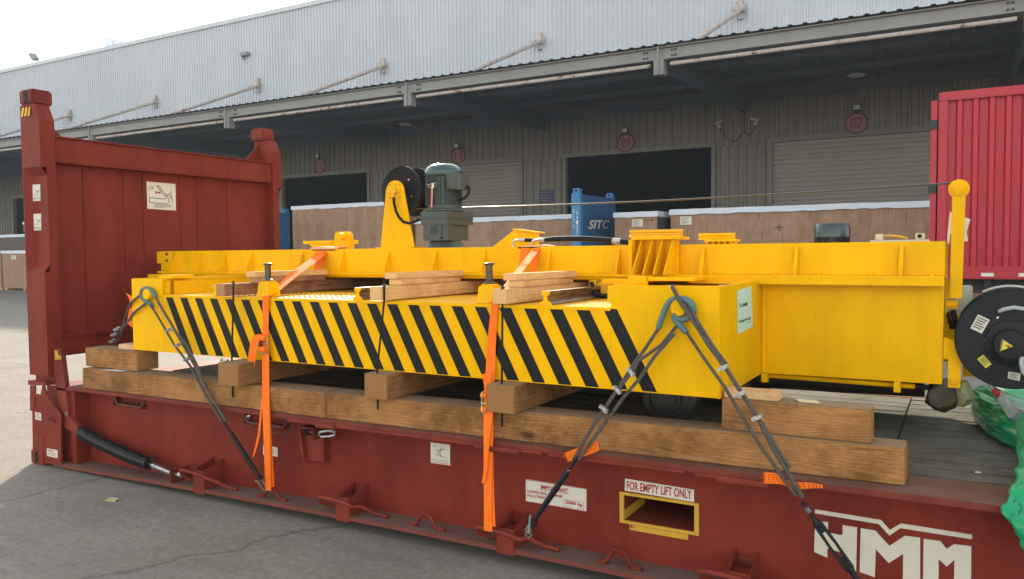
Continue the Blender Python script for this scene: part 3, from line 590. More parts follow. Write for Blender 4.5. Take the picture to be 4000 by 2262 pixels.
m = MB(); m.box(.47, 11.7, 2.25, 2.262, .05, DK-.032); m.box(.3, XR-.3, 2.25, 2.438, .03, .05); m.build('far_side_web', RED, fr)
# round bar running along under the top flange
m = MB()
for a, b in [(1.9+.88, 3.05), (3.10, 4.13), (4.20, 4.52), (4.56, 5.25), (5.30, 5.62)]: m.cyl((a, -.004, DK-.034), (b, -.004, DK-.030), .010, 10)
for a, b in [(3.02, 3.16), (4.13, 4.40), (5.40, 5.62)]: m.cyl((a, -.012, DK-.038), (b, -.012, DK-.038), .017, 10)
m.build('rubbing_bar', REDD, fr)
# deck planks
m = MB(); random.seed(5); y = .318; w = .145
rows = []
while y < 2.26: rows.append(y); y += w
for y in rows:
    for a, b in ((.52, 6.050), (6.056, XR-.52)):
        dz = random.uniform(-.003, .002); m.box(a, b, y+.005, min(y+w-.005, 2.295), DK-.03, DK+dz)
m.build('deck_planks', PLANK, fr, bevel=.003)
m = MB(); m.box(.5, XR-.5, .30, 2.14, DK-.05, DK-.034)
for k in range(22): m.box(.7+k*.52, .78+k*.52, .2, 2.24, .45, DK-.052)
m.build('cross_member', REDD, fr)
# pocket rims in the web under the flange
def rim(a, b, zt, zb, name='lashing_slot'):
    q = MB(); p = [(a, YW-.012, zt), (a+.03, YW-.014, zb+.02), (a+.055, YW-.014, zb), (b-.05, YW-.014, zb), (b-.025, YW-.014, zb+.02), (b-.0, YW-.012, zt)]; q.tube(p, .010, 8); r = q.build(name, REDF, fr)
    q = MB(); q.box(a, b, YW+.05, YW+.06, zb-.02, zt); q.box(a, b, YW+.012, YW+.05, zb-.012, zb); q.build('slot_back', REDD, r)
rim(.82, 1.19, .615, .515); rim(2.2, 2.62, .615, .515)
m = MB(); pts = [(2.23,0.165,0.502),(2.289,0.165,0.481),(2.433,0.165,0.465),(2.575,0.165,0.477),(2.645,0.165,0.508),(2.671,0.165,0.556),(2.673,0.165,0.617)]; m.tube(pts, .004, 6); m.build('weld_bead', REDF, fr)
# fork pocket
m = MB(); zc0, zc1, xa, xb = .286, .413, 4.888, 5.244
for p in [(xa-.022, xb+.022, zc1, zc1+.014), (xa-.022, xb+.022, zc0-.014, zc0), (xa-.022, xa, zc0, zc1), (xb, xb+.022, zc0, zc1)]: m.box(p[0], p[1], YW-.012, YW-.001, p[2], p[3])
fp = m.build('fork_pocket_frame', FORKY, fr)
m = MB(); m.box(xa, xb, YW+.001, 2.2, zc0-.012, zc0-.002); m.box(xa, xb, YW+.013, 2.2, zc1, zc1+.01); m.box(xa-.01, xa-.001, YW+.013, 2.2, zc0, zc1); m.box(xb+.001, xb+.01, YW+.013, 2.2, zc0, zc1)
m.build('fork_tunnel', REDD, fp)
m = MB(); m.box(xa+.0005, xa+.003, YW+.0, YW+.28, zc0+.002, zc0+.05); m.build('tunnel_paint', FORKY, fp)
m = MB(); m.box(4.915, 5.212, YW-.004, YW-.001, .240, .268); m.build('yellow_stripe', FORKY, fr)
m = MB(); zc0, zc1, xa, xb = .286, .413, 6.9, 7.26
for p in [(xa-.022, xb+.022, zc1, zc1+.014), (xa-.022, xb+.022, zc0-.014, zc0), (xa-.022, xa, zc0, zc1), (xb, xb+.022, zc0, zc1)]: m.box(p[0], p[1], YW-.012, YW-.001, p[2], p[3])
m.build('fork_pocket_frame', FORKY, fr)
# lettering and decals on the web
XZ = lambda y: (lambda u, v: (u, y, v))
def decal(parent, name, pts, m, d=(0, -.002, 0)):
    q = MB(); q.prism(pts, d); return q.build(name, m, parent)
for name, pts in [('logo_bar', [(5.782,0.169,0.477),(6.047,0.169,0.472),(6.081,0.169,0.435),(6.124,0.169,0.47),(6.381,0.169,0.466),(6.381,0.169,0.447),(6.121,0.169,0.449),(6.08,0.169,0.41),(6.038,0.169,0.453),(5.782,0.169,0.459)]),
  ('logo_letter', [(5.783,0.169,0.423),(5.837,0.169,0.429),(5.837,0.169,0.382),(5.896,0.169,0.38),(5.896,0.169,0.425),(5.954,0.169,0.425),(5.952,0.169,0.233),(5.894,0.169,0.241),(5.894,0.169,0.303),(5.835,0.169,0.312),(5.835,0.169,0.27),(5.78,0.169,0.286)]),
  ('logo_letter', [(5.968,0.169,0.423),(6.025,0.169,0.423),(6.08,0.169,0.366),(6.139,0.169,0.42),(6.195,0.169,0.421),(6.198,0.169,0.213),(6.133,0.169,0.217),(6.133,0.169,0.342),(6.079,0.169,0.292),(6.028,0.169,0.343),(6.026,0.169,0.22),(5.966,0.169,0.232)]),
  ('logo_letter', [(6.208,0.169,0.419),(6.269,0.169,0.42),(6.292,0.169,0.391),(6.318,0.169,0.416),(6.379,0.169,0.418),(6.381,0.169,0.194),(6.321,0.169,0.202),(6.32,0.169,0.351),(6.293,0.169,0.318),(6.264,0.169,0.344),(6.265,0.169,0.206),(6.208,0.169,0.212)])]:
    decal(fr, name, pts, LOGO)
d = decal(fr, 'fork_pocket_plate', [(4.890, .169, .434), (5.240, .169, .428), (5.240, .169, .487), (4.892, .169, .494)], WHITEL)
m = MB(); text_mb(m, 'FOR EMPTY LIFT ONLY', 4.902, .440, .328, .044, XZ(.1655), .022); m.build('lettering', LRED, d)
A, B, C, D_ = [(4.328,0.169,0.295),(4.684,0.169,0.294),(4.685,0.169,0.413),(4.329,0.169,0.415)]
d = decal(fr, 'lashing_notice_plate', [A, B, C, D_], WHITEL)
xa, za, xb, zb = A[0], A[2], C[0], C[2]; w_ = xb-xa; h_ = zb-za
m = MB(); text_mb(m, 'IMPORTANT', xa+.26*w_, za+.68*h_, .45*w_, .2*h_, XZ(.1655), .03)
m.box(xa+.25*w_, xa+.72*w_, .165, .1665, za+.64*h_, za+.655*h_)
text_mb(m, 'LASHING RING MAXIMUM', xa+.035*w_, za+.43*h_, .57*w_, .13*h_, XZ(.1655), .02)
text_mb(m, 'PULL STRENGTH', xa+.035*w_, za+.24*h_, .385*w_, .13*h_, XZ(.1655), .02)
text_mb(m, '5000 kg', xa+.665*w_, za+.15*h_, .26*w_, .2*h_, XZ(.1655), .03)
for q in [(.635, .955, .39, .40), (.635, .955, .07, .08), (.635, .64, .07, .40), (.95, .955, .07, .40)]: m.box(xa+q[0]*w_, xa+q[1]*w_, .1655, .1665, za+q[2]*h_, za+q[3]*h_)
for q in [(0, 1, .98, 1), (0, 1, 0, .02), (0, .007, 0, 1), (.993, 1, 0, 1)]: m.box(xa+q[0]*w_, xa+q[1]*w_, .1655, .1665, za+q[2]*h_, za+q[3]*h_)
m.build('lettering', LRED, d)
A, B, C, D_ = [(3.714,0.169,0.425),(3.847,0.169,0.427),(3.85,0.169,0.546),(3.714,0.169,0.545)]
d = decal(fr, 'stake_pocket_notice', [A, B, C, D_], WHITEL); xa, za, w_, h_ = A[0], A[2], C[0]-A[0], C[2]-A[2]
m = MB(); text_mb(m, 'lashing to stake pocket', xa+.05*w_, za+.15*h_, .86*w_, .085*h_, XZ(.1655), .003); text_mb(m, 'closing bar', xa+.05*w_, za+.035*h_, .40*w_, .075*h_, XZ(.1655), .003)
for a, b in [((.2, .9), (.6, .3)), ((.75, .92), (.3, .35)), ((.15, .6), (.8, .75)), ((.2, .45), (.85, .35)), ((.5, .95), (.48, .28)), ((.3, .5), (.6, .8))]:
    m.tube([(xa+a[0]*w_, .166, za+a[1]*h_), (xa+b[0]*w_, .166, za+b[1]*h_)], .0009, 4)
m.build('drawing', LBLK, d)
m = MB(); text_mb(m, 'PROHIBITED', xa+.48*w_, za+.035*h_, .45*w_, .075*h_, XZ(.1655), .003)
for q in [(0, 1, .985, 1), (0, 1, 0, .012), (.988, 1, 0, 1)]: m.box(xa+q[0]*w_, xa+q[1]*w_, .1655, .1665, za+q[2]*h_, za+q[3]*h_)
m.build('lettering', LRED, d)
A, B, C, D_ = [(2.371,0.169,0.314),(2.502,0.169,0.314),(2.504,0.169,0.374),(2.373,0.169,0.373)]
d = decal(fr, 'small_notice_plate', [A, B, C, D_], WHITEL)
m = MB(); xa, za, w_, h_ = A[0], A[2], C[0]-A[0], C[2]-A[2]
for k, (a, b) in enumerate([(.3, .8), (.15, .9), (.15, .7)]): m.box(xa+a*w_, xa+b*w_, .1655, .1665, za+(.7-.25*k)*h_, za+(.76-.25*k)*h_)
m.build('print_line', LBLK, d)
# chain stopper bracket with hook
bk = MB(); P = [(2.808,0.1,0.565),(2.913,0.1,0.575),(2.911,0.1,0.491),(2.946,0.1,0.495),(2.942,0.1,0.364),(2.851,0.1,0.337),(2.808,0.1,0.411)]
xa, xb, zt, zm, zb = P[0][0], P[3][0], P[0][2], P[2][2], P[5][2]
bk.prism([(xa, .06, zt), (xa, .06, zb+.08), (xa+.035, .06, zb), (xa+.04, .168, zb-.01), (xa, .168, zb+.06), (xa, .168, zt)], (.006, 0, 0))
bk.box(xa, xb-.02, .05, .168, zt-.008, zt); bk.box(xb-.026, xb-.02, .05, .168, zm, zt-.009)
bk.prism([(xa+.006, .10, zm+.01), (xb-.006, .12, zm+.02), (xb-.002, .13, zb+.012), (xa+.036, .10, zb+.002)], (0, .006, 0)); bk.box(xb-.008, xb, .12, .168, zb+.012, zm+.03)
b = bk.build('twist_hook_bracket', REDD, fr, bevel=.002)
m = MB(); m.cyl((xa-.01, .11, zm+.035), (xb+.0, .11, zm+.03), .015, 12); m.lathe([(.022, 0), (.022, .02)], (xa+.02, .11, zm+.036), 'X', 6)
m.build('bracket_pin', DSTEEL, b)
m = MB(); m.tube([(2.957,0.07,0.523),(2.962,0.07,0.539),(2.996,0.07,0.551),(3.057,0.07,0.56),(3.09,0.07,0.553),(3.087,0.07,0.539),(3.049,0.07,0.526),(2.975,0.07,0.515)], .008, 8, closed=True); m.build('bracket_link', STEEL, b)
# stake pockets with lashing bars, lashing rings
def pocket(x0, i):
    z0, z1, z2 = .075, .195, .245
    q = MB(); w = .105
    z0 = botz(x0)+.0125-.015
    q.box(x0, x0+w, -.003, .006, z0-.02, z1)
    for xx in (x0, x0+w-.007): q.prism([(xx, .0065, z0+.016), (xx, YW-.001, z0+.016), (xx, YW-.001, z2), (xx, .0065, z1)], (.007, 0, 0))
    q.prism([(x0+.008, YW-.008, z0+.02), (x0+w-.008, YW-.008, z0+.02), (x0+w-.008, YW-.008, z2-.03), (x0+.008, YW-.008, z2-.03)], (0, .007, 0))
    q.box(x0+.008, x0+w-.008, .05, .11, z1-.02, z1-.012)
    t = q.build('stake_pocket', REDD, fr, bevel=.0015)
    q = MB(); zb = botz(x0)+.02
    a, b = x0-.115, x0+w+.09
    pts = [(a+.075, .09, zb+.004), (a+.05, .075, zb+.004), (a+.02, .05, zb+.02), (a+.0, .0, z1-.05), (a-.0, -.014, z1-.02), (a+.03, -.024, z1-.010), (x0+.02, -.022, z1-.014), (x0+w-.01, -.022, z1-.022), (x0+w+.03, -.012, z1-.04), (b-.02, .02, zb+.06), (b+.02, .05, zb+.03), (b+.05, .08, zb+.008), (b+.13, .08, zb+.005)]
    q.tube(pts, .0125, 10); q.build('lashing_bar', REDD, t, smooth=True)
for i, x in enumerate((2.0-.105, 3.145, 4.247, 5.436, 6.56, 7.68, 8.8, 9.9)): pocket(x, i)
def ring(x0, x1):
    q = MB(); z = botz(x0)+.012; y = .05
    q.tube([(x0-.0, y, z+.010), (x0+.035, y, z+.011), (x0+.058, y, z+.03), (x0+.066, y, z+.055), (x0+.085, y, z+.078), (x0+.12, y, z+.080), (x0+.15, y, z+.062), (x0+.165, y, z+.03), (x0+.185, y, z+.012), (x1, y, z+.010)], .011, 10)
    q.box(x0-.01, x0+.05, y-.012, y+.012, z-.002, z+.007); q.box(x1-.06, x1+.01, y-.012, y+.012, z-.002, z+.007)
    q.build('lashing_ring', REDD, fr, smooth=True)
for a, b in ((2.457, 2.694), (3.65, 3.885), (4.795, 5.018), (5.97, 6.2), (7.1, 7.33)): ring(a, b)

# ---- end frame (near post, far post, wall)
def post(yn, s):     # s=+1 near, -1 far (mirrored)
    Y = lambda v: yn+s*v
    def bx(q, x0, x1, a, b, z0, z1): q.box(x0, x1, min(Y(a), Y(b)), max(Y(a), Y(b)), z0, z1)
    q = MB()
    bx(q, .012, .262, .045, .115, .63, 2.655); bx(q, .012, .262, 0, .045, .70, 1.50); bx(q, .012, .262, 0, .045, 2.30, 2.64); bx(q, .012, .03, 0, .045, 1.5, 2.3)
    # chamfers of the recess and of the head
    q.prism([(.03, Y(.0), 1.50), (.262, Y(.0), 1.50), (.262, Y(.044), 1.56), (.03, Y(.044), 1.56)], (0, 0, -.003))
    q.prism([(.03, Y(0), 2.30), (.262, Y(0), 2.30), (.262, Y(.044), 2.24), (.03, Y(.044), 2.24)], (0, 0, .003))
    q.prism([(.03, Y(.0), 1.5), (.03, Y(.0), 2.3), (.07, Y(.045), 2.24), (.07, Y(.045), 1.56)], (-.004, 0, 0))
    q.prism([(.012, Y(0), 2.64), (.262, Y(0), 2.64), (.2, Y(0), 2.775), (.012, Y(0), 2.775)], (0, s*.045, 0))
    q.prism([(.012, Y(.045), 2.655), (.262, Y(.045), 2.655), (.2, Y(.045), 2.775), (.012, Y(.045), 2.775)], (0, s*.07, 0))
    t = q.build('end_post', RED, fr, bevel=.004)
    q = MB(); bx(q, .0, .178, 0, .162, 2.778, 2.896); c = q.build('corner_casting', REDD, t, bevel=.014)
    if s > 0:
        q = MB(); yy = -.0035
        q.prism([(.09+.024*math.cos(a), yy, 2.838+(.022 if math.sin(a) > 0 else -.022)+.024*math.sin(a)) for a in [2*math.pi*k/24 for k in range(24)]], (0, .003, 0)); q.build('casting_hole', BLKR, c)
    return t
np_ = post(0.0, 1); fp_ = post(2.438, -1)
m = MB(); m.prism([(.178, .0, 2.70), (.178, .115, 2.70), (.178, .115, 2.72)], (.002, 0, 0)) if False else None
q = MB()
z0, z1 = 2.690, 2.755
q.prism([(.03, -.002, z0), (.155, -.002, z0), (.165, -.002, z1), (.03, -.002, z1)], (0, -.002, 0)); hz = q.build('hazard_decal', BLK, np_)
q = MB()
for k in range(3): q.prism([(.032+k*.045, -.0045, z0), (.056+k*.045, -.0045, z0), (.078+k*.045 if k < 2 else .16, -.0045, z1), (.054+k*.045, -.0045, z1)], (0, -.001, 0))
q.build('hazard_stripe', YEL, hz)
for pts in ([(0.051,0.044,2.049),(0.166,0.044,2.047),(0.17,0.044,2.173),(0.055,0.044,2.175)], [(0.057,0.044,1.822),(0.163,0.044,1.822),(0.168,0.044,1.949),(0.06,0.044,1.949)]):
    d = decal(np_, 'folding_notice', pts, WHITEL); a = pts[0]; w_ = pts[1][0]-a[0]; h_ = pts[2][2]-a[2]
    m = MB()
    for u, v, uu in ((.15, .10, .95), (.15, .17, .95), (.15, .36, .9)): m.box(a[0]+u*w_, a[0]+uu*w_, .0395, .041, a[2]+v*h_, a[2]+(v+.025)*h_)
    m.tube([(a[0]+.5*w_, .041, a[2]+.7*h_), (a[0]+.75*w_, .041, a[2]+.5*h_), (a[0]+.95*w_, .041, a[2]+.68*h_)], .0022, 4); m.box(a[0]+.62*w_, a[0]+.8*w_, .0395, .041, a[2]+.5*h_, a[2]+.6*h_)
    m.build('drawing', LGREY, d)
m = MB(); Xp = .16
m.box(.08, Xp, .115, 2.32, .85, 2.36)
for pts in [(0.16,0.394,1.931),(0.16,0.746,1.943),(0.16,0.928,1.949),(0.16,1.302,1.962),(0.16,1.484,1.968),(0.16,1.833,1.98)]: m.box(Xp, Xp+.010, pts[1]-.008, pts[1]+.008, 1.0, 2.34)
ew = m.build('end_wall', RED, fr)
m = MB(); m.box(.12, .24, .1155, 2.32, 2.352, 2.532); m.box(.06, .262, .1155, 2.32, 2.533, 2.545); m.box(.06, .262, .1155, 2.32, 2.340, 2.351); m.build('header_beam', RED, ew, bevel=.003)
m = MB(); m.box(.10, .25, .1155, 2.32, .845, .99); m.box(.08, .275, .1155, 2.32, .991, 1.003); m.build('bottom_beam', RED, ew, bevel=.003)
for y, s in ((.115, 1), (2.322, -1)):
    m = MB(); m.prism([(.06, y, 2.546), (.06, y+s*.19, 2.546), (.06, y, 2.74)], (.012, 0, 0)); m.build('gusset', RED, ew)
YZ = lambda x: (lambda u, v: (x, u, v))
A, B, C, D_ = [(0.162,0.963,2.026),(0.162,1.251,2.023),(0.162,1.253,2.26),(0.162,0.963,2.262)]
d = decal(ew, 'folding_instruction_plate', [A, B, C, D_], WHITEL, (.002, 0, 0)); ya, za, w_, h_ = A[1], A[2], B[1]-A[1], C[2]-A[2]
fx = .1655; P2 = lambda u, v: (fx, ya+u*w_, za+v*h_)
m = MB()
for a, b in [((.34, .86), (.68, .42)), ((.40, .90), (.76, .42)), ((.34, .86), (.40, .90)), ((.08, .42), (.62, .40)), ((.08, .42), (.08, .24)), ((.08, .24), (.72, .22)), ((.78, .6), (.84, .42)), ((.84, .6), (.88, .3)), ((.72, .42), (.78, .24)), ((.66, .6), (.72, .53)), ((.72, .53), (.86, .72))]: m.tube([P2(*a), P2(*b)], .0035, 4)
for k, (a, b) in enumerate([(.22, .82), (.24, .88), (.24, .82), (.24, .55)]): m.box(fx, fx+.001, ya+a*w_, ya+b*w_, za+(.17-.035*k)*h_, za+(.185-.035*k)*h_)
m.build('drawing', LGREY, d)
m = MB(); text_mb(m, 'DANGER', *P2(.06, .80)[1:], .17*w_, .045*h_, YZ(fx), .01); text_mb(m, 'MUST NOT', *P2(.04, .73)[1:], .2*w_, .045*h_, YZ(fx), .01)
m.tube([P2(.28, .66), P2(.46, .60)], .004, 4); m.tube([P2(.28, .59), P2(.46, .66)], .004, 4); m.build('red_print', LRED, d)

# ---- corner hinge, lower plate and spring
hp = MB(); Z0 = .0
out = [(0.017,-.004,0.614),(0.082,-.004,0.619),(0.078,-.004,0.557),(0.156,-.004,0.551),(0.182,-.004,0.626),(0.204,-.004,0.628),(0.222,-.004,0.581),(0.274,-.004,0.52),(0.412,-.004,0.419),(0.396,-.004,0.037),(0.173,-.004,0.021),(0.018,-.004,0.023),(0.033,-.004,0.416),(0.004,-.004,0.418)]
hp.prism(out, (0, .012, 0)); corner = hp.build('corner_plate', RED, fr)
m = MB(); c = [(0.012,-.01,0.654),(0.251,-.01,0.664),(0.249,-.01,0.632),(0.2,-.01,0.629),(0.2,-.01,0.631),(0.014,-.01,0.619)]; m.prism([(0.0, -.012, .656), (.240, -.012, .662), (.240, -.012, .632), (.0, -.012, .618)], (0, .05, 0)); m.build('hinge_head', REDD, corner, bevel=.004)
m = MB(); m.box(0, .178, -.012, .15, .0, .118); cc = m.build('corner_casting', REDD, corner, bevel=.012)
m = MB(); m.prism([(.085+.022*math.cos(a), -.0155, .06+(.022 if math.sin(a) > 0 else -.022)+.022*math.sin(a)) for a in [2*math.pi*k/24 for k in range(24)]], (0, .003, 0)); m.build('casting_hole', BLKR, cc)
m = MB(); m.prism([(0.045,-.008,0.152),(0.177,-.008,0.155),(0.182,-.008,0.246),(0.048,-.008,0.237)], (0, .004, 0)); m.build('doubler_plate', REDD, corner); m = MB(); m.prism([(0.019,-.012,0.42),(0.078,-.012,0.438),(0.084,-.012,0.53),(0.022,-.012,0.533)], (0, .02, 0)); m.build('edge_plate', REDD, corner)
m = MB(); m.prism([(0.252,-.009,0.368),(0.348,-.009,0.357),(0.349,-.009,0.369),(0.253,-.009,0.382)], (0, -.012, 0)); m.prism([(0.299,-.006,0.417),(0.325,-.006,0.395),(0.262,-.006,0.389)], (0, -.001, 0)); m.prism([(0.281,-.006,0.354),(0.336,-.006,0.355),(0.297,-.006,0.339)], (0, -.001, 0)); m.build('stop_lug', REDD, corner)
for k, pts in enumerate(([(0.079,-.006,0.355),(0.159,-.006,0.352),(0.158,-.006,0.41),(0.08,-.006,0.413)], [(0.22,-.006,0.085),(0.358,-.006,0.083),(0.361,-.006,0.145),(0.22,-.006,0.143)])):
    d = decal(corner, 'small_notice_plate', pts, WHITEL); a = pts[0]; w_ = pts[1][0]-a[0]; h_ = pts[2][2]-a[2]
    m = MB()
    for j in range(3): m.prism([(a[0]+.1*w_, -.0085, a[2]+(.2+.18*j)*h_), (a[0]+.85*w_, -.0085, pts[1][2]+(.2+.18*j)*h_+.0), (a[0]+.85*w_, -.0085, pts[1][2]+(.24+.18*j)*h_), (a[0]+.1*w_, -.0085, a[2]+(.24+.18*j)*h_)], (0, -.0008, 0))
    m.build('print_line', LBLK, d)
    m = MB(); m.box(a[0]+.12*w_, a[0]+.7*w_, -.0095, -.0085, pts[2][2]-.28*h_, pts[2][2]-.18*h_); m.build('red_print', LRED, d)
m = MB(); m.box(.0, .30, .135, .15, .12, .60); m.box(.02, .28, .15, 2.29, .1, .60); m.build('end_sill', REDD, fr)
m = MB(); m.box(.02, .28, 2.29, 2.43, .0, .70); m.box(.28, .5, 2.3, 2.43, .03, .60); m.build('far_corner_block', RED, fr)
m = MB(); m.box(.264, .47, .08, .1, .03, .61); m.box(.455, .50, .055, .168, .035, .612); m.build('side_post_plate', RED, fr)
for k in range(40): pass
m = MB()
for k in range(42): m.box(.442, .4545, .052, .06, .17+k*.0098, .175+k*.0098)
m.build('weld_ladder', REDF, fr)
m = MB(); m.box(.28, .51, .03, .25, .600, .6135); m.build('corner_gusset_plate', REDF, fr)
m = MB(); m.box(.34, .52, .25, .42, DK, DK+.055); t = m.build('corner_box', REDD, fr, bevel=.004)
arm = MB(); arm.prism([(0.281,0.03,0.901),(0.302,0.03,0.915),(0.385,0.03,0.921),(0.4,0.03,0.831),(0.463,0.03,0.409),(0.579,0.03,0.345),(0.54,0.03,0.284),(0.369,0.03,0.319),(0.349,0.03,0.399),(0.283,0.03,0.71)], (0, .035, 0)); am = arm.build('hinge_arm', REDD, fr, bevel=.003)
m = MB(); c = (0.423,0.026,0.422); m.lathe([(.014, 0), (.014, .01)], c, 'Y', 6); m.lathe([(.02, .003), (.02, .008)], c, 'Y', 20); m.build('hinge_bolt', BUCK, am)
d = decal(am, 'yellow_warning_tag', [(0.311,0.028,0.83),(0.394,0.028,0.839),(0.392,0.028,0.865),(0.358,0.028,0.865),(0.354,0.028,0.877),(0.35,0.028,0.901),(0.312,0.028,0.901)], FORKY)
m = MB(); m.box(.243, .258, .0245, .0255, .835, .842); 
for p in [(0.333,0.026,0.844),(0.358,0.026,0.847),(0.381,0.026,0.851)]: m.box(p[0]-.002, p[0]+.003, p[1]-.001, p[1], p[2]-.003, p[2]+.004)
m.build('print_line', LBLK, d)
sp = MB(); A = Vector((0.576,0.055,0.291)); B = Vector((1.361,0.055,0.151)); ax = (B-A).normalized(); u_ = ax.orthogonal().normalized(); v_ = ax.cross(u_); N = 34; Rr = .040
sag = lambda t: Vector((0, 0, -.012*math.sin(math.pi*t)))
sp.tube([A+(B-A)*(k/(N*14))+sag(k/(N*14))+(u_*math.cos(2*math.pi*k/14)+v_*math.sin(2*math.pi*k/14))*Rr for k in range(N*14+1)], .0078, 6)
spo = sp.build('coil_spring', SPRING, am, smooth=True)
m = MB(); m.tube([A-ax*.02, B+ax*.03], .012, 10); m.tube([B-ax*.0+Vector((0, 0, .04)), B+ax*.035+Vector((0, 0, .035)), B+ax*.07], .004, 6); m.build('spring_rod', DSTEEL, spo)
m = MB(); e = B+ax*.03; f = Vector((1.62, .035, .125)); m.tube([e, e+(f-e)*.3, f], .016, 10); m.tube([e+(f-e)*.12, e+(f-e)*.2], .022, 10); g2 = Vector((1.78, .03, .12)); m.tube([f, g2], .009, 8); m.lathe([(.02, 0), (.02, .03)], f+Vector((.085, 0, 0)), 'X', 6); m.build('tension_rod', STEEL, am)
m = MB(); m.box(1.655, 1.665, -.002, YW-.001, botz(1.6)+.013, botz(1.6)+.105); m.prism([(1.665, YW-.02, botz(1.6)+.05), (1.665, YW-.02, botz(1.6)+.105), (1.80, YW-.02, botz(1.6)+.105)], (0, .018, 0)); m.build('spring_lug', REDD, fr)
# far end frame, outside the picture
q = MB(); q.box(XR-.26, XR, 0, .16, 0, 2.896); q.box(XR-.26, XR, 2.278, 2.438, 0, 2.896); q.box(XR-.2, XR-.1, .16, 2.278, .85, 2.53); q.box(XR-.5, XR-.26, .1, 2.33, .05, .61); q.build('other_end_frame', RED, fr)
# ================================================================ TIMBERS
def timber(name, pts8, m, label, cat, group=None, bevel=.004, origin=None):
    q = MB(); q.add(pts8, [(0,3,2,1),(4,5,6,7),(0,1,5,4),(1,2,6,5),(2,3,7,6),(3,0,4,7)])
    org = origin or pts8[0]
    # origin stays at the base corner, mesh local
    o = q.build(name, m, None, bevel=bevel, origin=org); return tag(o, label, cat, group)
def bx8(x0, x1, y0, y1, z0, z1): return [(x0,y0,z0),(x1,y0,z0),(x1,y1,z0),(x0,y1,z0),(x0,y0,z1),(x1,y0,z1),(x1,y1,z1),(x0,y1,z1)]
E0 = .0015
timber('long_timber', [(.69, .006, DK+E0), (3.06, .020, DK+E0), (3.06, .20, DK+E0), (.69, .188, DK+E0), (.69, .006, .794), (3.06, .020, .798), (3.06, .20, .798), (.69, .188, .794)], WX, 'long weathered timber along the deck edge, its left length under the leftmost block', 'timber', 'long timbers along the deck edge')
timber('long_timber', [(3.065, .020, DK+E0), (6.14, .110, DK+E0), (6.14, .28, DK+E0), (3.065, .20, DK+E0), (3.065, .020, .798), (6.138, .110, .800), (6.136, .277, .800), (3.065, .20, .798)], WX, 'long weathered timber along the deck edge, its right length ending near the open deck', 'timber', 'long timbers along the deck edge')
timber('long_timber', bx8(.62, 5.2, 1.75, 1.95, DK+E0, .80), WX, 'long timber along the rear of the deck behind the machine', 'timber', 'long timbers along the deck edge')
BR = 'big square blocks on the long timbers'
timber('timber_block', bx8(.645, 1.252, .060, .235, .8, .938), WX, 'short thick timber block under the left end of the yellow machine', 'timber', BR)
timber('timber_block', bx8(5.38, 6.008, .130, .245, .8015, .944), WX, 'cracked reddish timber block carrying a loose buckle, right of the yellow machine', 'timber', BR)
timber('pine_wedge', bx8(.99, 1.22, .105, .2, .9395, .985), WNX, 'small pale pine wedge board on the left block against the machine', 'board', 'pale pine boards') if False else timber('pine_board', bx8(.97, 1.152, .11, .22, .9395, .975), WNX, 'small pale pine board on the leftmost block beside the machine', 'board')
timber('pine_board', bx8(5.385, 5.63, .14, .23, .9455, .985), WNX, 'pale pine board on the right timber block under the wire rope', 'board')
m = MB(); m.prism([(.93, .0, .7965), (1.13, .01, .797), (1.15, .058, .797), (1.0, .058, .7965)], (0, 0, .002)); tag(m.build('paper_strip', WHITEL, origin=(1, .08, .8)), 'white paper strip pinched between the leftmost block and long timber', 'paper')
LOWG = 'timbers across the deck under the machine'
for (x, yf, w_, l) in [(2.262, -.085, .185, 'lowest crosswise timber end left of the first orange strap'), (3.397, -.024, .165, 'lowest crosswise timber end in the middle between the straps'), (4.211, -.031, .165, 'lowest crosswise timber end just right of the second orange strap')]:
    timber('cross_timber', bx8(x, x+w_, yf, 2.1, .8015, .944), WY, l, 'timber', LOWG)
UPG = 'timbers across the striped tray'
for (x, yf, l, mm) in [(2.135, .02, 'reddish upper crosswise timber beside the left jacking post', WREDD), (3.415, .015, 'upper crosswise timber with clear growth rings in the middle of the tray', WN), (4.225, .015, 'upper crosswise timber with growth rings right of the second strap', WN)]:
    timber('cross_timber', bx8(x, x+.088, yf, 1.9, 1.3545, 1.432), mm, l, 'timber', UPG)
BG = 'pine boards stacked on the upper crosswise timbers'
for (x, y0, l, mm) in [(2.225, .22, 'left', WREDD), (3.407, .2, 'middle', WN), (4.223, .18, 'right', WN)]:
    side = {'left': 'behind the left jacking post', 'middle': 'in the middle of the tray', 'right': 'by the second orange strap'}[l]
    timber('pine_board', bx8(x+.0, x+.095, y0, y0+.62, 1.4335, 1.468), mm, 'lower pine board of the stack '+side, 'board', BG)
    timber('pine_board', [(x-.025, y0-.01, 1.4695), (x+.068, y0-.01, 1.4695), (x+.12, y0+.62, 1.4695), (x+.03, y0+.62, 1.4695), (x-.025, y0-.01, 1.507), (x+.068, y0-.01, 1.507), (x+.12, y0+.62, 1.507), (x+.03, y0+.62, 1.507)], WN, 'top pine board of the stack '+side, 'board', BG)
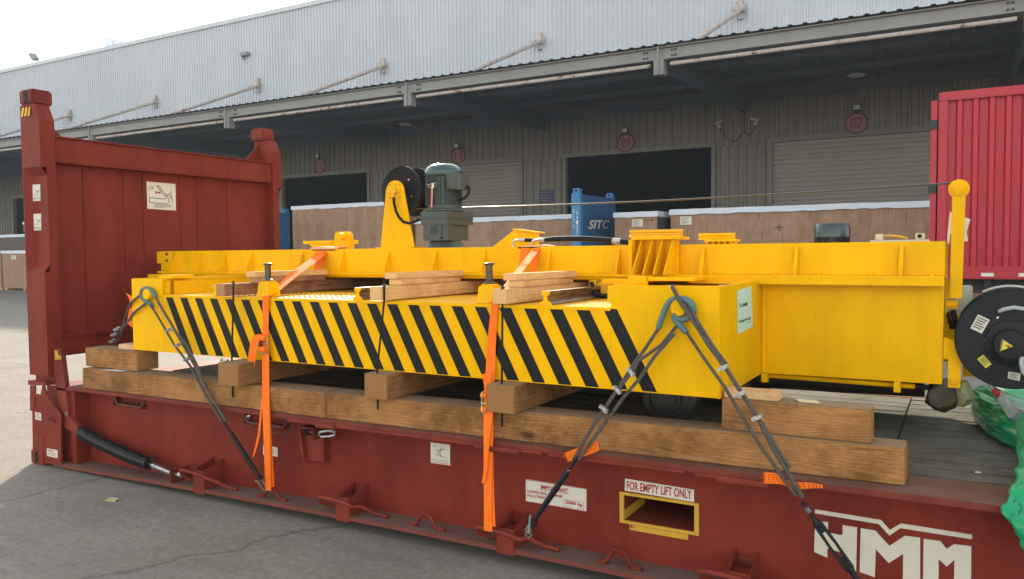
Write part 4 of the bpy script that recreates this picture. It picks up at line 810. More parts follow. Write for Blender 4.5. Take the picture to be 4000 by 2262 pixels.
# threaded rods
rod0 = None
for (x0, z0, x1, z1, yb, l) in [(2.300, 1.50, 2.29, .71, -.0, 'black threaded rod at the left crosswise timbers'), (3.520, 1.500, 3.470, .74, .0, 'black threaded rod at the middle crosswise timbers'), (4.290, 1.50, 4.285, .725, -.0, 'black threaded rod at the right crosswise timbers')]:
    t = thing('threaded_rod', (x1, yb, z0 if False else .8), l, 'rod', 'black threaded rods clamping the timbers')
    yy = .005
    m = MB(); m.tube([(x0-.012, .032, 1.455 if x0 < 3 else 1.48), (x0-.012, .030, 1.36), (x1, yy-.002, .96), (x1, yy-.002, z1)], .0058, 8); m.build('rod', BLKR, t)
    m = MB(); m.lathe([(.012, 0), (.012, .010)], (x0-.011, .032, 1.4335), 'Z', 6); m.lathe([(.018, 0), (.018, .002)], (x0-.011, .031, 1.431), 'Z', 16); m.build('nut', DSTEEL, t)
m = MB(); m.cyl((2.235, -.03, .951), (2.30, -.045, .951), .006, 8); m.lathe([(.011, 0), (.011, .009)], (2.228, -.03, .951), 'X', 6); m.lathe([(.011, 0), (.011, .008)], (2.30, -.045, .951), 'X', 6)
tag(m.build('loose_bolt', STEEL, origin=(2.26, -.03, .951)), 'small shiny bolt lying on the left lower crosswise timber', 'bolt')

# ================================================================ YELLOW MACHINE
mc = thing('transfer_cart', (3.3, 1.1, .945), 'bright yellow crane trolley with black striped front, motor and hose reel, blocked up on timbers', 'machine')
m = MB(); TZ, BZ, LIP = 1.457, .945, 1.342
m.box(1.16, 1.50, .10, .112, BZ, TZ); m.box(1.16, 1.172, .112, 2.04, BZ, TZ-.0125); m.box(1.50, 1.53, .13, .145, LIP+.01, TZ-.01); m.box(1.16, 1.52, .112, .86, TZ-.012, TZ)
m.box(1.172, 1.528, 2.04, 2.052, BZ, TZ-.02); m.box(1.16, 1.52, .113, .99, BZ, BZ+.01)
m.box(1.50, 1.508, .112, .30, LIP, TZ-.012)
m.box(1.538, 1.548, .16, 1.0, LIP+.005, TZ-.013); m.build('left_end_box', YEL, mc, bevel=.002)
m = MB(); m.box(1.44, 1.58, .12, .30, TZ+.001, TZ+.026); m.box(1.535, 1.545, .30, .9, LIP+.006, TZ+.005) if False else None
m.prism([(1.53, .30, TZ+.012), (2.05, .62, TZ+.012), (2.05, .62, LIP+.012), (1.53, .30, LIP+.012)], (0, .008, 0)) if False else None
m.build('corner_cap', YEL, mc, bevel=.002)
m = MB(); m.box(4.847, 5.377, .10, .112, BZ, TZ); m.box(5.365, 5.377, .113, .97, BZ-.005, TZ); m.box(4.847, 4.857, .113, .60, LIP+.01, TZ); m.box(4.858, 5.364, .86, .872, BZ, TZ-.03)
m.box(4.858, 5.364, .113, .85, 1.20, 1.21)
m.build('right_end_box', YEL, mc, bevel=.002)
m = MB(); m.box(4.79, 4.846, .09, .1, 1.37, 1.455) if False else m.tube([(4.838, .115, 1.455), (4.838, .105, 1.37)], .012, 8); m.build('box_edge_bar', YEL, mc)
m = MB(); m.box(1.501, 4.8465, .1005, .112, BZ+.001, LIP); m.box(1.53, 4.846, .094, .1002, LIP-.012, LIP+.003); m.box(1.18, 5.36, .094, .0998, BZ-.004, BZ+.009) if False else None
m.box(1.53, 5.0, .25, .262, BZ+.02, LIP-.02) if False else None
m.build('front_panel', YEL, mc, bevel=.0015)
# hazard stripes
m = MB(); pit = .149
for k in range(23):
    xt = 1.529+k*pit; w_ = .0715; sh = .203; zt, zb = LIP-.002 if k < 22 else LIP-.002, BZ+.006
    if k in (15, 16, 17): xt -= .003
    m.prism([(xt, .0995, zt), (xt+w_, .0995, zt), (xt+w_+sh, .0995, zb), (xt+sh, .0995, zb)], (0, -.0009, 0))
m.build('hazard_stripes', BLK, mc)
# checker plate tray
m = MB(); m.box(1.53, 4.847, .1125, 1.0, LIP-.006, LIP+.004); m.box(1.53, 4.847, 1.0, 2.05, LIP-.006, LIP+.003)
m.box(1.53, 4.847, 2.04, 2.052, BZ, 1.46); m.box(1.2, 5.3, .7, .72, BZ+.02, LIP-.02)
m.build('tray', YELW, mc)
m = MB(); i = 0; x = 1.55
while x < 4.84:
    y = .125; j = 0
    while y < .75:
        a = .011; b = .0035; c, s_2 = (math.cos(.75), math.sin(.75)) if (i+j) % 2 else (math.cos(-.75), math.sin(-.75))
        z = LIP+.004
        m.add([(x+a*c, y+a*s_2, z), (x-b*s_2, y+b*c, z), (x-a*c, y-a*s_2, z), (x+b*s_2, y-b*c, z), (x, y, z+.0028)], [(0,1,4),(1,2,4),(2,3,4),(3,0,4)])
        y += .023; j += 1
    x += .023; i += 1
m.build('checker_plate_pattern', YELW, mc)
# rails on the tray
def rail(x, name='rail_piece'):
    h = .072; z = LIP+.005; sec = [(-.036, 0), (.036, 0), (.036, .010), (.012, .026), (.010, .046), (.024, .056), (.024, h), (-.024, h), (-.024, .056), (-.010, .046), (-.012, .026), (-.036, .010)]
    m = MB(); m.prism([(x+a, .121, z+b) for a, b in sec], (0, .004, 0)); e = None
    r = MB(); r.prism([(x+a, .1255, z+b) for a, b in sec], (0, 1.5, 0)); o = r.build('rail_piece', RAIL, mc)
    m.build('painted_rail_end', YEL, o)
for x in (2.005, 3.235, 4.478): rail(x)
# wheels beneath
for x, y in ((1.95, .55), (4.93, .70)):
    m = MB(); r_ = .155; zc = DK+r_+.004
    m.lathe([(.03, -.012), (.05, -.012), (.05, 0), (.075, .0), (.08, .012), (.10, .012), (.105, 0), (.12, .0), (.125, .006), (.14, .006), (.155, .02), (.155, .10), (.14, .11), (.05, .11)], (x, y, zc), 'Y', 40); w0 = m.build('track_wheel', mat('worn_wheel_steel', (.10, .09, .08), .4, .5, c2=(.03, .026, .022), scale=14) if x < 3 else bpy.data.materials['worn_wheel_steel'], mc, smooth=True)
m = MB(); m.box(1.25, 5.3, 1.45, 1.6, DK+.01, .93); m.box(2.6, 5.3, .95, 1.06, DK+.16, .93); m.box(1.3, 1.45, .3, 2.0, .80+.15, .96) if False else None
m.build('light_block_girder', DSTEEL, mc)  # girder added under the machine to block sunlight coming in from behind
# jacking posts
for (x, l) in ((2.443, ''), (4.112, '')):
    m = MB(); z = LIP+.005; y = .125
    def fr8(w0, w1, y0, y1, y2, y3, za, zb): return [(x-w0, y0, za), (x+w0, y0, za), (x+w0, y1, za), (x-w0, y1, za), (x-w1, y2, zb), (x+w1, y2, zb), (x+w1, y3, zb), (x-w1, y3, zb)]
    fs = [(0,3,2,1),(4,5,6,7),(0,1,5,4),(1,2,6,5),(2,3,7,6),(3,0,4,7)]
    m.add(fr8(.052, .047, y, y+.11, y+.012, y+.10, z, z+.093), fs); m.add(fr8(.040, .036, y+.018, y+.094, y+.022, y+.09, z+.0931, z+.103), fs)
    p = m.build('jacking_post', YEL, mc, bevel=.004)
    m = MB(); c = (x-.004, y+.056, z+.1035); m.lathe([(.033, 0), (.033, .008), (.020, .012), (.019, .10), (.027, .101), (.029, .112), (.026, .114)], c, 'Z', 24); m.build('screw_pin', DSTEEL, p, smooth=True)
# upper beam
YB, YF = .93, .86
m = MB(); m.box(.37, 6.256, YB, YB+.012, 1.487, 1.655); m.box(.41, 6.256, YF, 1.06, 1.470, 1.4868); m.box(.43, 4.75, YF+.02, 1.08, 1.452, 1.4695)
m.box(5.0, 6.256, YF, YF+.012, 1.437, 1.4698); m.box(5.0, 6.256, YF+.0125, 1.06, 1.437, 1.447)
m.box(.42, 6.25, 2.04, 2.052, 1.461, 1.655); m.box(.37, 6.25, YB+.0125, 2.0395, 1.640, 1.6545) if True else None
m.box(.42, 6.25, 1.95, 2.1, 1.44, 1.46)
ub = m.build('upper_beam', YEL, mc, bevel=.002)
for x in (.575, .875, 1.172, 1.478, 2.016, 2.42, 2.835, 3.24, 3.627, 4.10, 4.56, 5.06, 5.56, 6.06):
    m = MB(); m.prism([(x-.005, YB-.001, 1.4875), (x-.005, YB-.001, 1.635), (x-.005, YB-.014, 1.635), (x-.005, YF+.004, 1.515), (x-.005, YF+.004, 1.4875)], (.012 if x < 5 else .02, 0, 0)); m.build('stiffener', YEL, ub, bevel=.0015)
for x in (.7, .83, 1.0, 1.1, 1.3, 2.2, 2.6, 4.30, 4.43, 4.66, 5.12, 5.33, 5.46, 5.68, 5.93, 6.2): m = MB(); m.lathe([(.011, 0), (.011, .008), (.007, .009), (.007, .016)], (x, YF+.035, 1.487), 'Z', 6); m.build('flange_bolt', YEL, ub)
m = MB(); m.box(.365, .555, YB-.035, YB-.022, 1.552, 1.652); m.box(.40, .54, YB-.022, YB-.001, 1.50, 1.552); m.build('end_plate', YEL, ub)
m = MB()
for z in (1.63, 1.575): m.lathe([(.014, 0), (.014, .008)], (.50, YB-.044, z), 'Y', 6)
m.build('rusty_bolt', mat('rusty_bolt', (.16, .06, .02), .8), ub)
m = MB(); m.box(.355, .60, YF-.05, YF-.01, 1.43, 1.462); m.box(.33, .60, YF-.04, .95, 1.40, 1.43); m.build('left_foot', YEL, ub)
# suspension parts in the gap below the beam
m = MB(); m.box(3.06, 3.18, .88, 1.0, LIP+.005, 1.45); m.build('support_leg', YEL, mc)
m = MB(); m.box(4.42, 4.46, .80, .95, 1.40, 1.45); m.box(4.50, 4.56, .78, .84, 1.37, 1.45); m.box(4.60, 4.63, .78, .9, 1.36, 1.452); m.cyl((4.44, .84, 1.42), (4.62, .84, 1.42), .016, 10); m.build('clamp_unit', YELW, mc)
m = MB(); m.tube([(4.47, .72, 1.44), (4.49, .70, 1.40), (4.50, .70, 1.375), (4.54, .72, 1.365), (4.7, .75, 1.37)], .014, 8); m.build('clamp_hose', BLKR, mc)
m = MB(); m.box(4.542, 4.73, .70, .86, 1.434, 1.464); m.box(4.74, 4.842, .60, .85, 1.449, 1.4845); m.box(4.845, 5.10, .62, .86, 1.4585, 1.478)
m.build('bracket_base', YEL, mc, bevel=.002)
# tall rail bracket
m = MB(); m.box(4.675, 4.93, .90, .912, 1.4875, 1.684); m.box(4.665, 4.685, .80, .90, 1.4875, 1.684); m.box(4.665, 4.955, .84, 1.02, 1.6845, 1.700)
for x in (4.72, 4.785, 4.845, 4.905): m.prism([(x, .899, 1.488), (x, .70, 1.488), (x, .70, 1.50), (x, .855, 1.684), (x, .899, 1.684)], (.006, 0, 0))
tb = m.build('rail_bracket', YEL, mc, bevel=.0015)
m = MB(); sec = [(-.028, 0), (.028, 0), (.028, .006), (.010, .014), (.010, .022), (.020, .028), (.020, .042), (-.020, .042), (-.020, .028), (-.010, .022), (-.010, .014), (-.028, .006)]
m.prism([(4.64, .90+a, 1.7005+b) for a, b in sec], (.31, 0, 0)); m.build('short_rail', YELW, tb)
m = MB(); m.prism([(4.755, 1.9+a, 1.695+b) for a, b in sec], (.24, 0, 0)); m.box(4.80, 5.02, 1.85, 1.95, 1.68, 1.694); m.box(4.80, 5.01, 1.9, 1.91, 1.655, 1.68)
for k in range(5): m.box(4.82+k*.04, 4.826+k*.04, 1.85, 1.9, 1.655, 1.68)
m.build('rear_rail_bracket', YEL, mc)
# hose reel with its stand
m = MB(); prof = [(2.667, 1.656), (2.725, 2.05)]+[(2.807-.083*math.cos(a), 2.062+.083*math.sin(a)) for a in [math.pi*k/12 for k in range(0, 13)]]+[(2.972, 1.656)]
prof = [(2.667, 1.656), (2.722, 2.045)]+[(2.805-.082*math.cos(math.pi*k/12), 2.055+.084*math.sin(math.pi*k/12)) for k in range(1, 12)]+[(2.888, 2.05), (2.972, 1.656)]
m.prism([(a, 1.04, b) for a, b in prof], (0, .012, 0)); m.box(2.79, 2.802, 1.052, 1.12, 1.656, 1.96); m.box(2.815, 2.822, 1.0525, 1.10, 1.656, 1.93)
m.box(2.66, 2.98, .99, 1.2, 1.6555, 1.664)
st = m.build('reel_stand', YEL, mc, bevel=.0015)
m = MB(); c = (2.808, 1.03, 2.062)
for k in range(4): m.lathe([(.010, 0), (.010, .010)], (c[0]+.045*math.sin(k*math.pi/2), 1.03, c[2]+.047*math.cos(k*math.pi/2)), 'Y', 6)
m.lathe([(.016, -.02), (.022, -.02), (.022, .01)], c, 'Y', 16); m.build('reel_bolt', YELW, st)
m = MB()
for k in range(4): m.lathe([(.005, 0), (.005, .002)], (c[0]+.062*math.sin((k+.5)*math.pi/2), 1.0375, c[2]+.064*math.cos((k+.5)*math.pi/2)), 'Y', 10)
m.build('bolt_hole', BLKR, st)
rc = (2.808, 1.12, 2.068); RR = .176
def disc(y, s): 
    q = MB(); q.lathe([(.02, y), (RR-.004, y), (RR, y-.003), (RR+.003, y), (RR+.003, y+.008), (RR, y+.011), (RR-.004, y+.006), (.02, y+.006)], (rc[0], 0, rc[2]), 'Y', 56); return q
rl = MB(); rl.lathe([(.03, 0), (.11, 0), (.11, .17), (.03, .17)], (rc[0], 1.118, rc[2]), 'Y', 40); ro = rl.build('hose_reel', BLKP, mc, smooth=True)
disc(1.108, 1).build('reel_flange', BLKP, ro, smooth=True); disc(1.288, 1).build('reel_flange', BLKP, ro, smooth=True)
m = MB()
for a in (.75, 2.0, 3.9, 5.2): m.lathe([(.006, 0), (.006, .004)], (rc[0]+.105*math.sin(a), 1.103, rc[2]+.105*math.cos(a)), 'Y', 8)
m.build('reel_screw', STEEL, ro)
m = MB(); m.tube([(2.852,1,2.057),(2.834,1,2.051),(2.827,1,2.036),(2.824,1,2.014)], .0075, 8); m.build('pipe_elbow', YELW, ro)
m = MB(); hp_ = [(2.824,1,2.016),(2.829,1,1.97),(2.846,1,1.913),(2.872,1,1.871),(2.911,1,1.839),(2.962,1,1.829),(3.016,1,1.842),(3.062,1,1.857)]; m.tube(hp_, .0105, 10); m.build('rubber_hose', BLKR, ro, smooth=True)
# gear motor
mx_, my_ = 3.185, 1.10
gm = MB()
gm.box(3.093, 3.316, .952, 1.27, 1.862, 1.903); gm.box(3.089, 3.320, .948, 1.274, 1.850, 1.8615); gm.box(3.093, 3.316, .952, 1.27, 1.812, 1.8495)
gm.prism([(3.108, .957, 1.704), (3.318, .957, 1.704), (3.300, 1.03, 1.704), (3.290, 1.25, 1.704), (3.108, 1.25, 1.704)], (0, 0, .1075))
for dx in (.070, .085, .100, .115): gm.box(3.108+dx, 3.112+dx, .952, .9568, 1.745, 1.805)
gm.box(3.245, 3.268, .951, .9568, 1.74, 1.805)
gb = gm.build('gearbox', MOTG, mc, bevel=.004)
m = MB(); m.lathe([(.135, 0), (.12, .02), (.11, .047)], (3.19, my_, 1.656), 'Z', 32); m.build('output_flange', MOTG, gb, smooth=True)
m = MB(); m.lathe([(.007, 0), (.007, .006)], (3.262, .946, 1.722), 'Y', 10); m.build('oil_plug', BLKR, gb)
m = MB(); m.lathe([(.10, 0), (.145, .004), (.145, .014), (.118, .022), (.116, .24)], (mx_, my_, 1.904), 'Z', 40); mo = m.build('motor_body', MOTG, mc, smooth=True)
m = MB()
for k in range(48):
    a = 2*math.pi*k/48; cx, cy = mx_, my_; dx, dy = math.cos(a), math.sin(a)
    m.prism([(cx+dx*.112-dy*.0017, cy+dy*.112+dx*.0017, 1.950), (cx+dx*.112+dy*.0017, cy+dy*.112-dx*.0017, 1.950), (cx+dx*.128+dy*.0017, cy+dy*.128-dx*.0017, 1.950), (cx+dx*.128-dy*.0017, cy+dy*.128+dx*.0017, 1.950)], (0, 0, .195))
m.build('cooling_fins', MOTG, mo)
m = MB(); m.lathe([(.128, 0), (.131, .005), (.131, .034), (.122, .052), (.105, .070), (.08, .083), (.03, .087), (.0, .0875)], (mx_, my_, 2.148), 'Z', 44); m.build('fan_cover', MOTB, mo, smooth=True)
m = MB(); m.lathe([(.010, 0), (.010, .005)], (mx_, my_, 2.234), 'Z', 10); m.build('cover_bolt', STEEL, mo)
m = MB(); m.box(3.262, 3.282, .965, .975, 1.95, 2.13); m.prism([(3.272, .995, 2.055), (3.360, .995, 2.045), (3.375, 1.03, 2.045), (3.375, 1.145, 2.05), (3.28, 1.145, 2.05)], (0, 0, .108)); tb_ = m.build('terminal_box', MOTG, mo, bevel=.005)
m = MB(); m.tube([(3.376, 1.10, 2.075), (3.395, 1.10, 2.06), (3.390, 1.10, 2.02), (3.36, 1.10, 1.995), (3.31, 1.10, 1.98)], .010, 8); m.build('motor_cable', BLKR, mo, smooth=True)
m = MB(); m.prism([(3.195,0.96,2.094),(3.185,0.96,1.93),(3.173,0.96,1.931),(3.18,0.96,2.094)], (0, .001, 0)); tg = m.build('pink_tag', mat('tag_pink', (.70, .22, .18), .7), mo)
m = MB(); m.tube([(3.143,0.955,2.088),(3.167,0.955,2.085),(3.197,0.955,2.093),(3.226,0.955,2.095),(3.224,0.955,2.074),(3.196,0.955,2.06),(3.166,0.955,2.067),(3.159,0.955,2.08)], .0014, 5); m.prism([(3.187,0.958,2.094),(3.206,0.958,2.096),(3.2,0.958,2.06),(3.187,0.958,2.064)], (0, .001, 0)); m.build('tag_wire', WHITEL, tg)
# left bracket with stub axle
m = MB(); m.box(1.850, 2.15, 1.10, 1.16, 1.700, 1.722); m.prism([(1.90, 1.11, 1.70), (2.14, 1.11, 1.70), (2.14, 1.11, 1.657), (1.955, 1.11, 1.657)], (0, .03, 0)); m.box(2.30, 2.36, 1.12, 1.16, 1.695, 1.722)
m.prism([(2.165, 1.09, 1.656), (2.190, 1.09, 1.775), (2.215, 1.09, 1.788), (2.30, 1.09, 1.788), (2.328, 1.09, 1.765), (2.335, 1.09, 1.656)], (0, .05, 0)); sb = m.build('axle_bracket', YEL, mc, bevel=.002)
m = MB(); m.lathe([(.022, -.05), (.024, -.045), (.024, .03)], (2.285, 1.09, 1.750), 'Y', 20); m.build('stub_axle', YEL, sb, smooth=True)
# triangular guide bracket and hydraulic hoses
m = MB(); m.prism([(3.545, 1.15, 1.656), (3.722, 1.15, 1.771), (3.76, 1.15, 1.771), (3.898, 1.15, 1.742), (3.898, 1.15, 1.656)], (0, .012, 0)); m.prism([(3.722, 1.12, 1.7715), (3.905, 1.12, 1.745), (3.905, 1.24, 1.745), (3.722, 1.24, 1.7715)], (0, 0, .006)); m.build('guide_bracket', YEL, mc)
for pts, mid in (([(3.764,1.05,1.656),(3.764,1.05,1.679),(3.772,1.05,1.692),(3.788,1.05,1.699),(3.812,1.05,1.699)], [(3.812,1.05,1.699),(3.857,1.05,1.698),(3.921,1.05,1.697)]), ([(3.93,1,1.656),(3.93,1,1.678),(3.942,1,1.692),(3.959,1,1.696),(3.979,1,1.698)], [(3.979,1,1.698),(4.025,1,1.697),(4.09,1,1.701),(4.2,1,1.702),(4.309,1,1.699),(4.415,1,1.691),(4.487,1,1.684),(4.544,1,1.678),(4.595,1,1.673)])):
    m = MB(); m.tube(pts, .0075, 10); h = m.build('hydraulic_elbow', STEEL, mc, smooth=True)
    m = MB(); m.tube([mid[0], mid[1]], .0125, 10); m.build('hose_ferrule', STEEL, h, smooth=True)
    m = MB(); m.tube(mid[1:], .0125 if len(mid) < 4 else [.0135]+[.017]*(len(mid)-3)+[.0145], 12); m.build('hydraulic_hose', BLKR, h, smooth=True)
m = MB(); pp = [(4.489,0.995,1.684),(4.515,0.995,1.68),(4.541,0.995,1.679)]; m.tube(pp, .0185, 12); m.build('hose_clamp_sleeve', STEEL, mc)
# right housing
m = MB(); fY = .965
m.prism([(5.395, fY, .945), (6.2505, fY, .946), (6.254, fY, 1.4365), (5.395, fY, 1.4365)], (0, .01, 0)); m.prism([(6.2505, fY+.0105, .946), (6.2505, 2.0, .946), (6.254, 2.0, 1.4365), (6.254, fY+.0105, 1.4365)], (-.01, 0, 0))
m.prism([(5.395, fY+.011, .945), (5.395, 2.0, .945), (6.239, 2.0, .946), (6.239, fY+.011, .946)], (0, 0, .008)); m.prism([(5.395, 2.0, .945), (6.24, 2.0, .946), (6.24, 2.0, 1.4365), (5.395, 2.0, 1.4365)], (0, -.009, 0))
m.box(5.38, 5.405, fY-.012, fY-.001, .95, 1.436)
hs = m.build('side_housing', YEL, mc, bevel=.0015)
m = MB(); m.box(5.378, 5.41, .955, 1.0, .895, .944); m.box(6.035, 6.066, .955, 1.0, .892, .945); m.cyl((5.38, 1.02, .925), (6.13, 1.02, .918), .013, 10); m.build('lower_pipe_run', YEL, hs)
m = MB(); m.tube([(6.13, 1.02, .918), (6.19, 1.03, .916), (6.22, 1.10, .93)], .013, 8); m.lathe([(.018, 0), (.018, .03)], (6.13, 1.02, .918), 'X', 10); m.build('lower_hose', BLKR, hs)
m = MB(); m.cyl((5.0, 1.3, .868), (6.162, 1.3, .888), .068, 24); m.box(5.38, 6.10, 1.5, 1.9, .80, .94); m.build('roller_drum', DSTEEL, hs, smooth=True)
m = MB(); m.lathe([(.088, -.05), (.088, -.001), (.105, .0), (.105, .055), (.095, .08), (.04, .088), (0, .089)], (5.635, 1.7, 1.695), 'Z', 32); m.build('small_motor_cover', mat('slate_fan_cover', (.018, .045, .055), .25), hs, smooth=True)
m = MB()
for k in range(40): a = 2*math.pi*k/40; m.box(5.635+.098*math.cos(a)-.003, 5.635+.098*math.cos(a)+.003, 1.7+.098*math.sin(a)-.004, 1.7+.098*math.sin(a)+.004, 1.63, 1.694)
m.build('motor_ribs', BLKP, hs)
m = MB(); m.box(5.886, 6.171, 1.28, 1.5, 1.6555, 1.668); jb = m.build('junction_plate', CREAM, hs)
m = MB(); m.box(5.911, 5.95, 1.29, 1.36, 1.6685, 1.702); m.box(6.107, 6.152, 1.29, 1.36, 1.6685, 1.703); m.build('conduit_body', CREAM, jb, bevel=.003)
m = MB(); m.lathe([(.011, 0), (.011, .004)], (6.128, 1.285, 1.687), 'Y', 12); m.build('conduit_plug', BLKR, jb)
m = MB(); m.tube([(5.95, 1.32, 1.690), (5.99, 1.32, 1.692), (6.03, 1.32, 1.688), (6.07, 1.32, 1.674)], .006, 8); m.build('conduit', FORKY, jb)
# paper notice on the box side
A, B, C, D_ = [(5.378,0.427,1.208),(5.378,0.746,1.221),(5.378,0.703,1.435),(5.378,0.415,1.421)]
d = decal(mc, 'paper_notice', [A, B, C, D_], PAPER, (.001, 0, 0))
m = MB(); w_ = B[1]-A[1]; h_ = C[2]-A[2]
text_mb(m, 'To: Betfilk', A[1]+.07*w_, A[2]+.57*h_, .55*w_, .09*h_, lambda u, v: (5.3802, u, v+.0), .025)
text_mb(m, 'Package No.G26', A[1]+.07*w_, A[2]+.22*h_, .75*w_, .085*h_, lambda u, v: (5.3802, u, v+.0), .025)
m.box(5.380, 5.3805, A[1]+.55*w_, A[1]+.84*w_, A[2]+.19*h_, A[2]+.196*h_)
m.build('handwriting', LBLK, d)
# lifting pins
for c in ((1.38,0.055,1.35), (5.197,0.055,1.357)):
    m = MB(); m.lathe([(.036, .0), (.038, .003), (.038, .044)], (c[0], .055, c[2]), 'Y', 32); m.build('lifting_pin', YEL, mc, bevel=0, smooth=True)
# guide arm with sheave, right end fittings
m = MB(); m.prism([(6.277, .945, 1.375), (6.330, .945, 1.375), (6.338, .945, 1.86), (6.336, .945, 1.925), (6.283, .945, 1.925), (6.281, .945, 1.86)], (0, .02, 0)); ga = m.build('guide_arm', YEL, mc, bevel=.003)
m = MB(); m.lathe([(.046, 0), (.046, .008), (.038, .012), (.038, .02), (.046, .024), (.046, .03)], (6.309, .968, 1.909), 'Y', 36); m.build('sheave', YEL, ga, smooth=True)
m = MB(); m.box(6.290, 6.322, .935, .944, 1.876, 1.886); m.lathe([(.016, 0), (.016, .01)], (6.307, .934, 1.900), 'Y', 12); m.build('sheave_lock', YEL, ga)
m = MB(); m.prism([(6.300, 1.06, 1.80), (6.345, 1.06, 1.80), (6.39, 1.06, 1.63), (6.365, 1.06, 1.62), (6.34, 1.06, 1.68), (6.30, 1.06, 1.62), (6.268, 1.06, 1.63), (6.275, 1.06, 1.70)], (0, .003, 0)); 
m = MB(); m.prism([(6.272, .99, 1.80), (6.36, .99, 1.76), (6.345, .99, 1.70), (6.352, .99, 1.655), (6.335, .99, 1.652), (6.322, .99, 1.70), (6.275, .99, 1.69), (6.271, .99, 1.64), (6.262, .99, 1.648), (6.264, .99, 1.71)], (0, .002, 0)); m.build('white_rag', WHITEL, ga)
m = MB(); m.box(6.2565, 6.277, .985, 1.02, 1.37, 1.465); m.cyl((6.262, 1.0, 1.34), (6.31, 1.0, 1.34), .012, 8); m.box(6.2565, 6.315, 1.0, 1.05, 1.322, 1.36); m.lathe([(.012, 0), (.012, .02)], (6.275, .97, 1.39), 'Y', 8)
m.box(6.256, 6.346, 1.06, 1.07, 1.05, 1.288); m.box(6.3385, 6.52, 1.062, 1.072, .98, 1.20)
m.box(6.254, 6.278, .95, .99, 1.075, 1.18); m.prism([(6.276, .94, .937), (6.330, .94, .937), (6.332, .94, 1.174), (6.276, .94, 1.174)], (0, .01, 0))
rb_ = m.build('end_bracket', YEL, mc, bevel=.0015)
m = MB(); c = (6.303, .93, .972); m.tube([(c[0]+.016*math.cos(a), c[1], c[2]+.016*math.sin(a)) for a in [math.pi*.85+k*(math.pi*1.3)/10 for k in range(11)]], .004, 8); m.build('wire_loop', YELW, rb_)
m = MB(); m.box(6.30, 6.376, 1.10, 1.22, 1.25, 1.43); m.build('control_cabinet', CREAM, mc, bevel=.006)
m = MB(); m.tube([(6.29, 1.03, 1.31), (6.30, 1.02, 1.27), (6.29, 1.03, 1.22)], .014, 8); m.tube([(6.27, 1.03, 1.30), (6.28, 1.02, 1.24)], .007, 8); m.tube([(6.36, 1.1, 1.30), (6.42, 1.06, 1.33), (6.5, 1.1, 1.36)], .005, 6); m.build('gland_cable', BLKR, mc)
# cable from the hose reel over the sheave
m = MB(); a = Vector((2.86, 1.2, 1.944)); b = Vector((6.285, 1.0, 1.940)); m.tube([a+(b-a)*(k/12)+Vector((0, 0, -.022*math.sin(math.pi*k/12))) for k in range(13)], .0052, 8); m.build('pulled_cable', mat('cable_dark', (.05, .05, .045), .4), mc, smooth=True)
# wrapped wheel assembly hanging at the right end
def blob(name, rings, m_, parent, seed=1, amp=.01, n=18, smooth=True, lab=None):
    """loft of elliptical rings (centre, radius vec a, radius vec b) with crumpled noise"""
    random.seed(seed); ph = [random.uniform(0, 6.28) for _ in range(8)]; vs = []; fs = []
    for i, (c, a, b) in enumerate(rings):
        c, a, b = Vector(c), Vector(a), Vector(b)
        for k in range(n):
            t = 2*math.pi*k/n
            w = 1+amp*(math.sin(3*t+ph[0]+i*1.1)+.7*math.sin(5*t+ph[1]-i*1.7)+.5*math.sin(9*t+ph[2]+i*2.3)+.6*random.uniform(-1, 1))
            vs.append(c+(a*math.cos(t)+b*math.sin(t))*w)
    q = len(rings)
    for i in range(q-1):
        for k in range(n): fs.append((i*n+k, i*n+(k+1) % n, (i+1)*n+(k+1) % n, (i+1)*n+k))
    fs += [tuple(range(n-1, -1, -1)), tuple((q-1)*n+k for k in range(n))]
    mb = MB(); mb.add(vs, fs); return mb.build(name, m_, parent, smooth=smooth)
blob('wrapped_wheel', [((6.25, 1.02, .92), (.02, 0, 0), (0, 0, .02)), ((6.25, 1.04, .88), (.062, .01, 0), (0, .01, .062)), ((6.25, 1.08, .865), (.072, .02, 0), (0, 0, .082)), ((6.25, 1.2, .865), (.07, .02, 0), (0, 0, .082)), ((6.25, 1.24, .87), (.03, .0, 0), (0, 0, .04))], CLOTH, mc, 4, .06)
blob('plastic_wrap', [((6.34, 1.05, .96), (.02, 0, 0), (0, .03, 0)), ((6.345, 1.07, .91), (.04, 0, 0), (0, .05, .0)), ((6.352, 1.08, .87), (.045, .0, 0), (0, .05, .0)), ((6.33, 1.1, .82), (.02, 0, 0), (0, .02, 0))], mat('yellowish_wrap', (.48, .44, .25), .5, c2=(.22, .20, .10), scale=30, bump=.5), mc, 6, .12)
# big cable reel
bc = (6.535, .9, 1.190); BR_ = .232
m = MB(); m.lathe([(.03, 0), (BR_-.003, 0), (BR_, -.003), (BR_+.003, 0), (BR_+.003, .008), (BR_, .011), (.03, .008)], bc, 'Y', 72); cr = m.build('cable_reel', BLKP, mc, smooth=True)
m = MB(); m.lathe([(.03, 0), (BR_, 0), (BR_+.003, .004), (BR_, .010), (.03, .010)], (bc[0]+.0, 1.06, bc[2]), 'Y', 64); m.lathe([(.12, 0), (.12, .14)], (bc[0], .912, bc[2]), 'Y', 40); m.build('rear_flange', BLKP, cr, smooth=True)
m = MB(); m.lathe([(.11, 0), (.108, -.01), (.085, -.014), (.08, -.016), (.08, -.02)], (bc[0]-.0, .9, bc[2]-.02), 'Y', 40); m.lathe([(.068, -.020), (.068, -.075), (.064, -.080), (.0, -.082)], (bc[0]-.008, .9, bc[2]-.018), 'Y', 40); hb = m.build('reel_hub', BLKP, cr, smooth=True)
hc = Vector((bc[0]-.008, .817, bc[2]-.018))
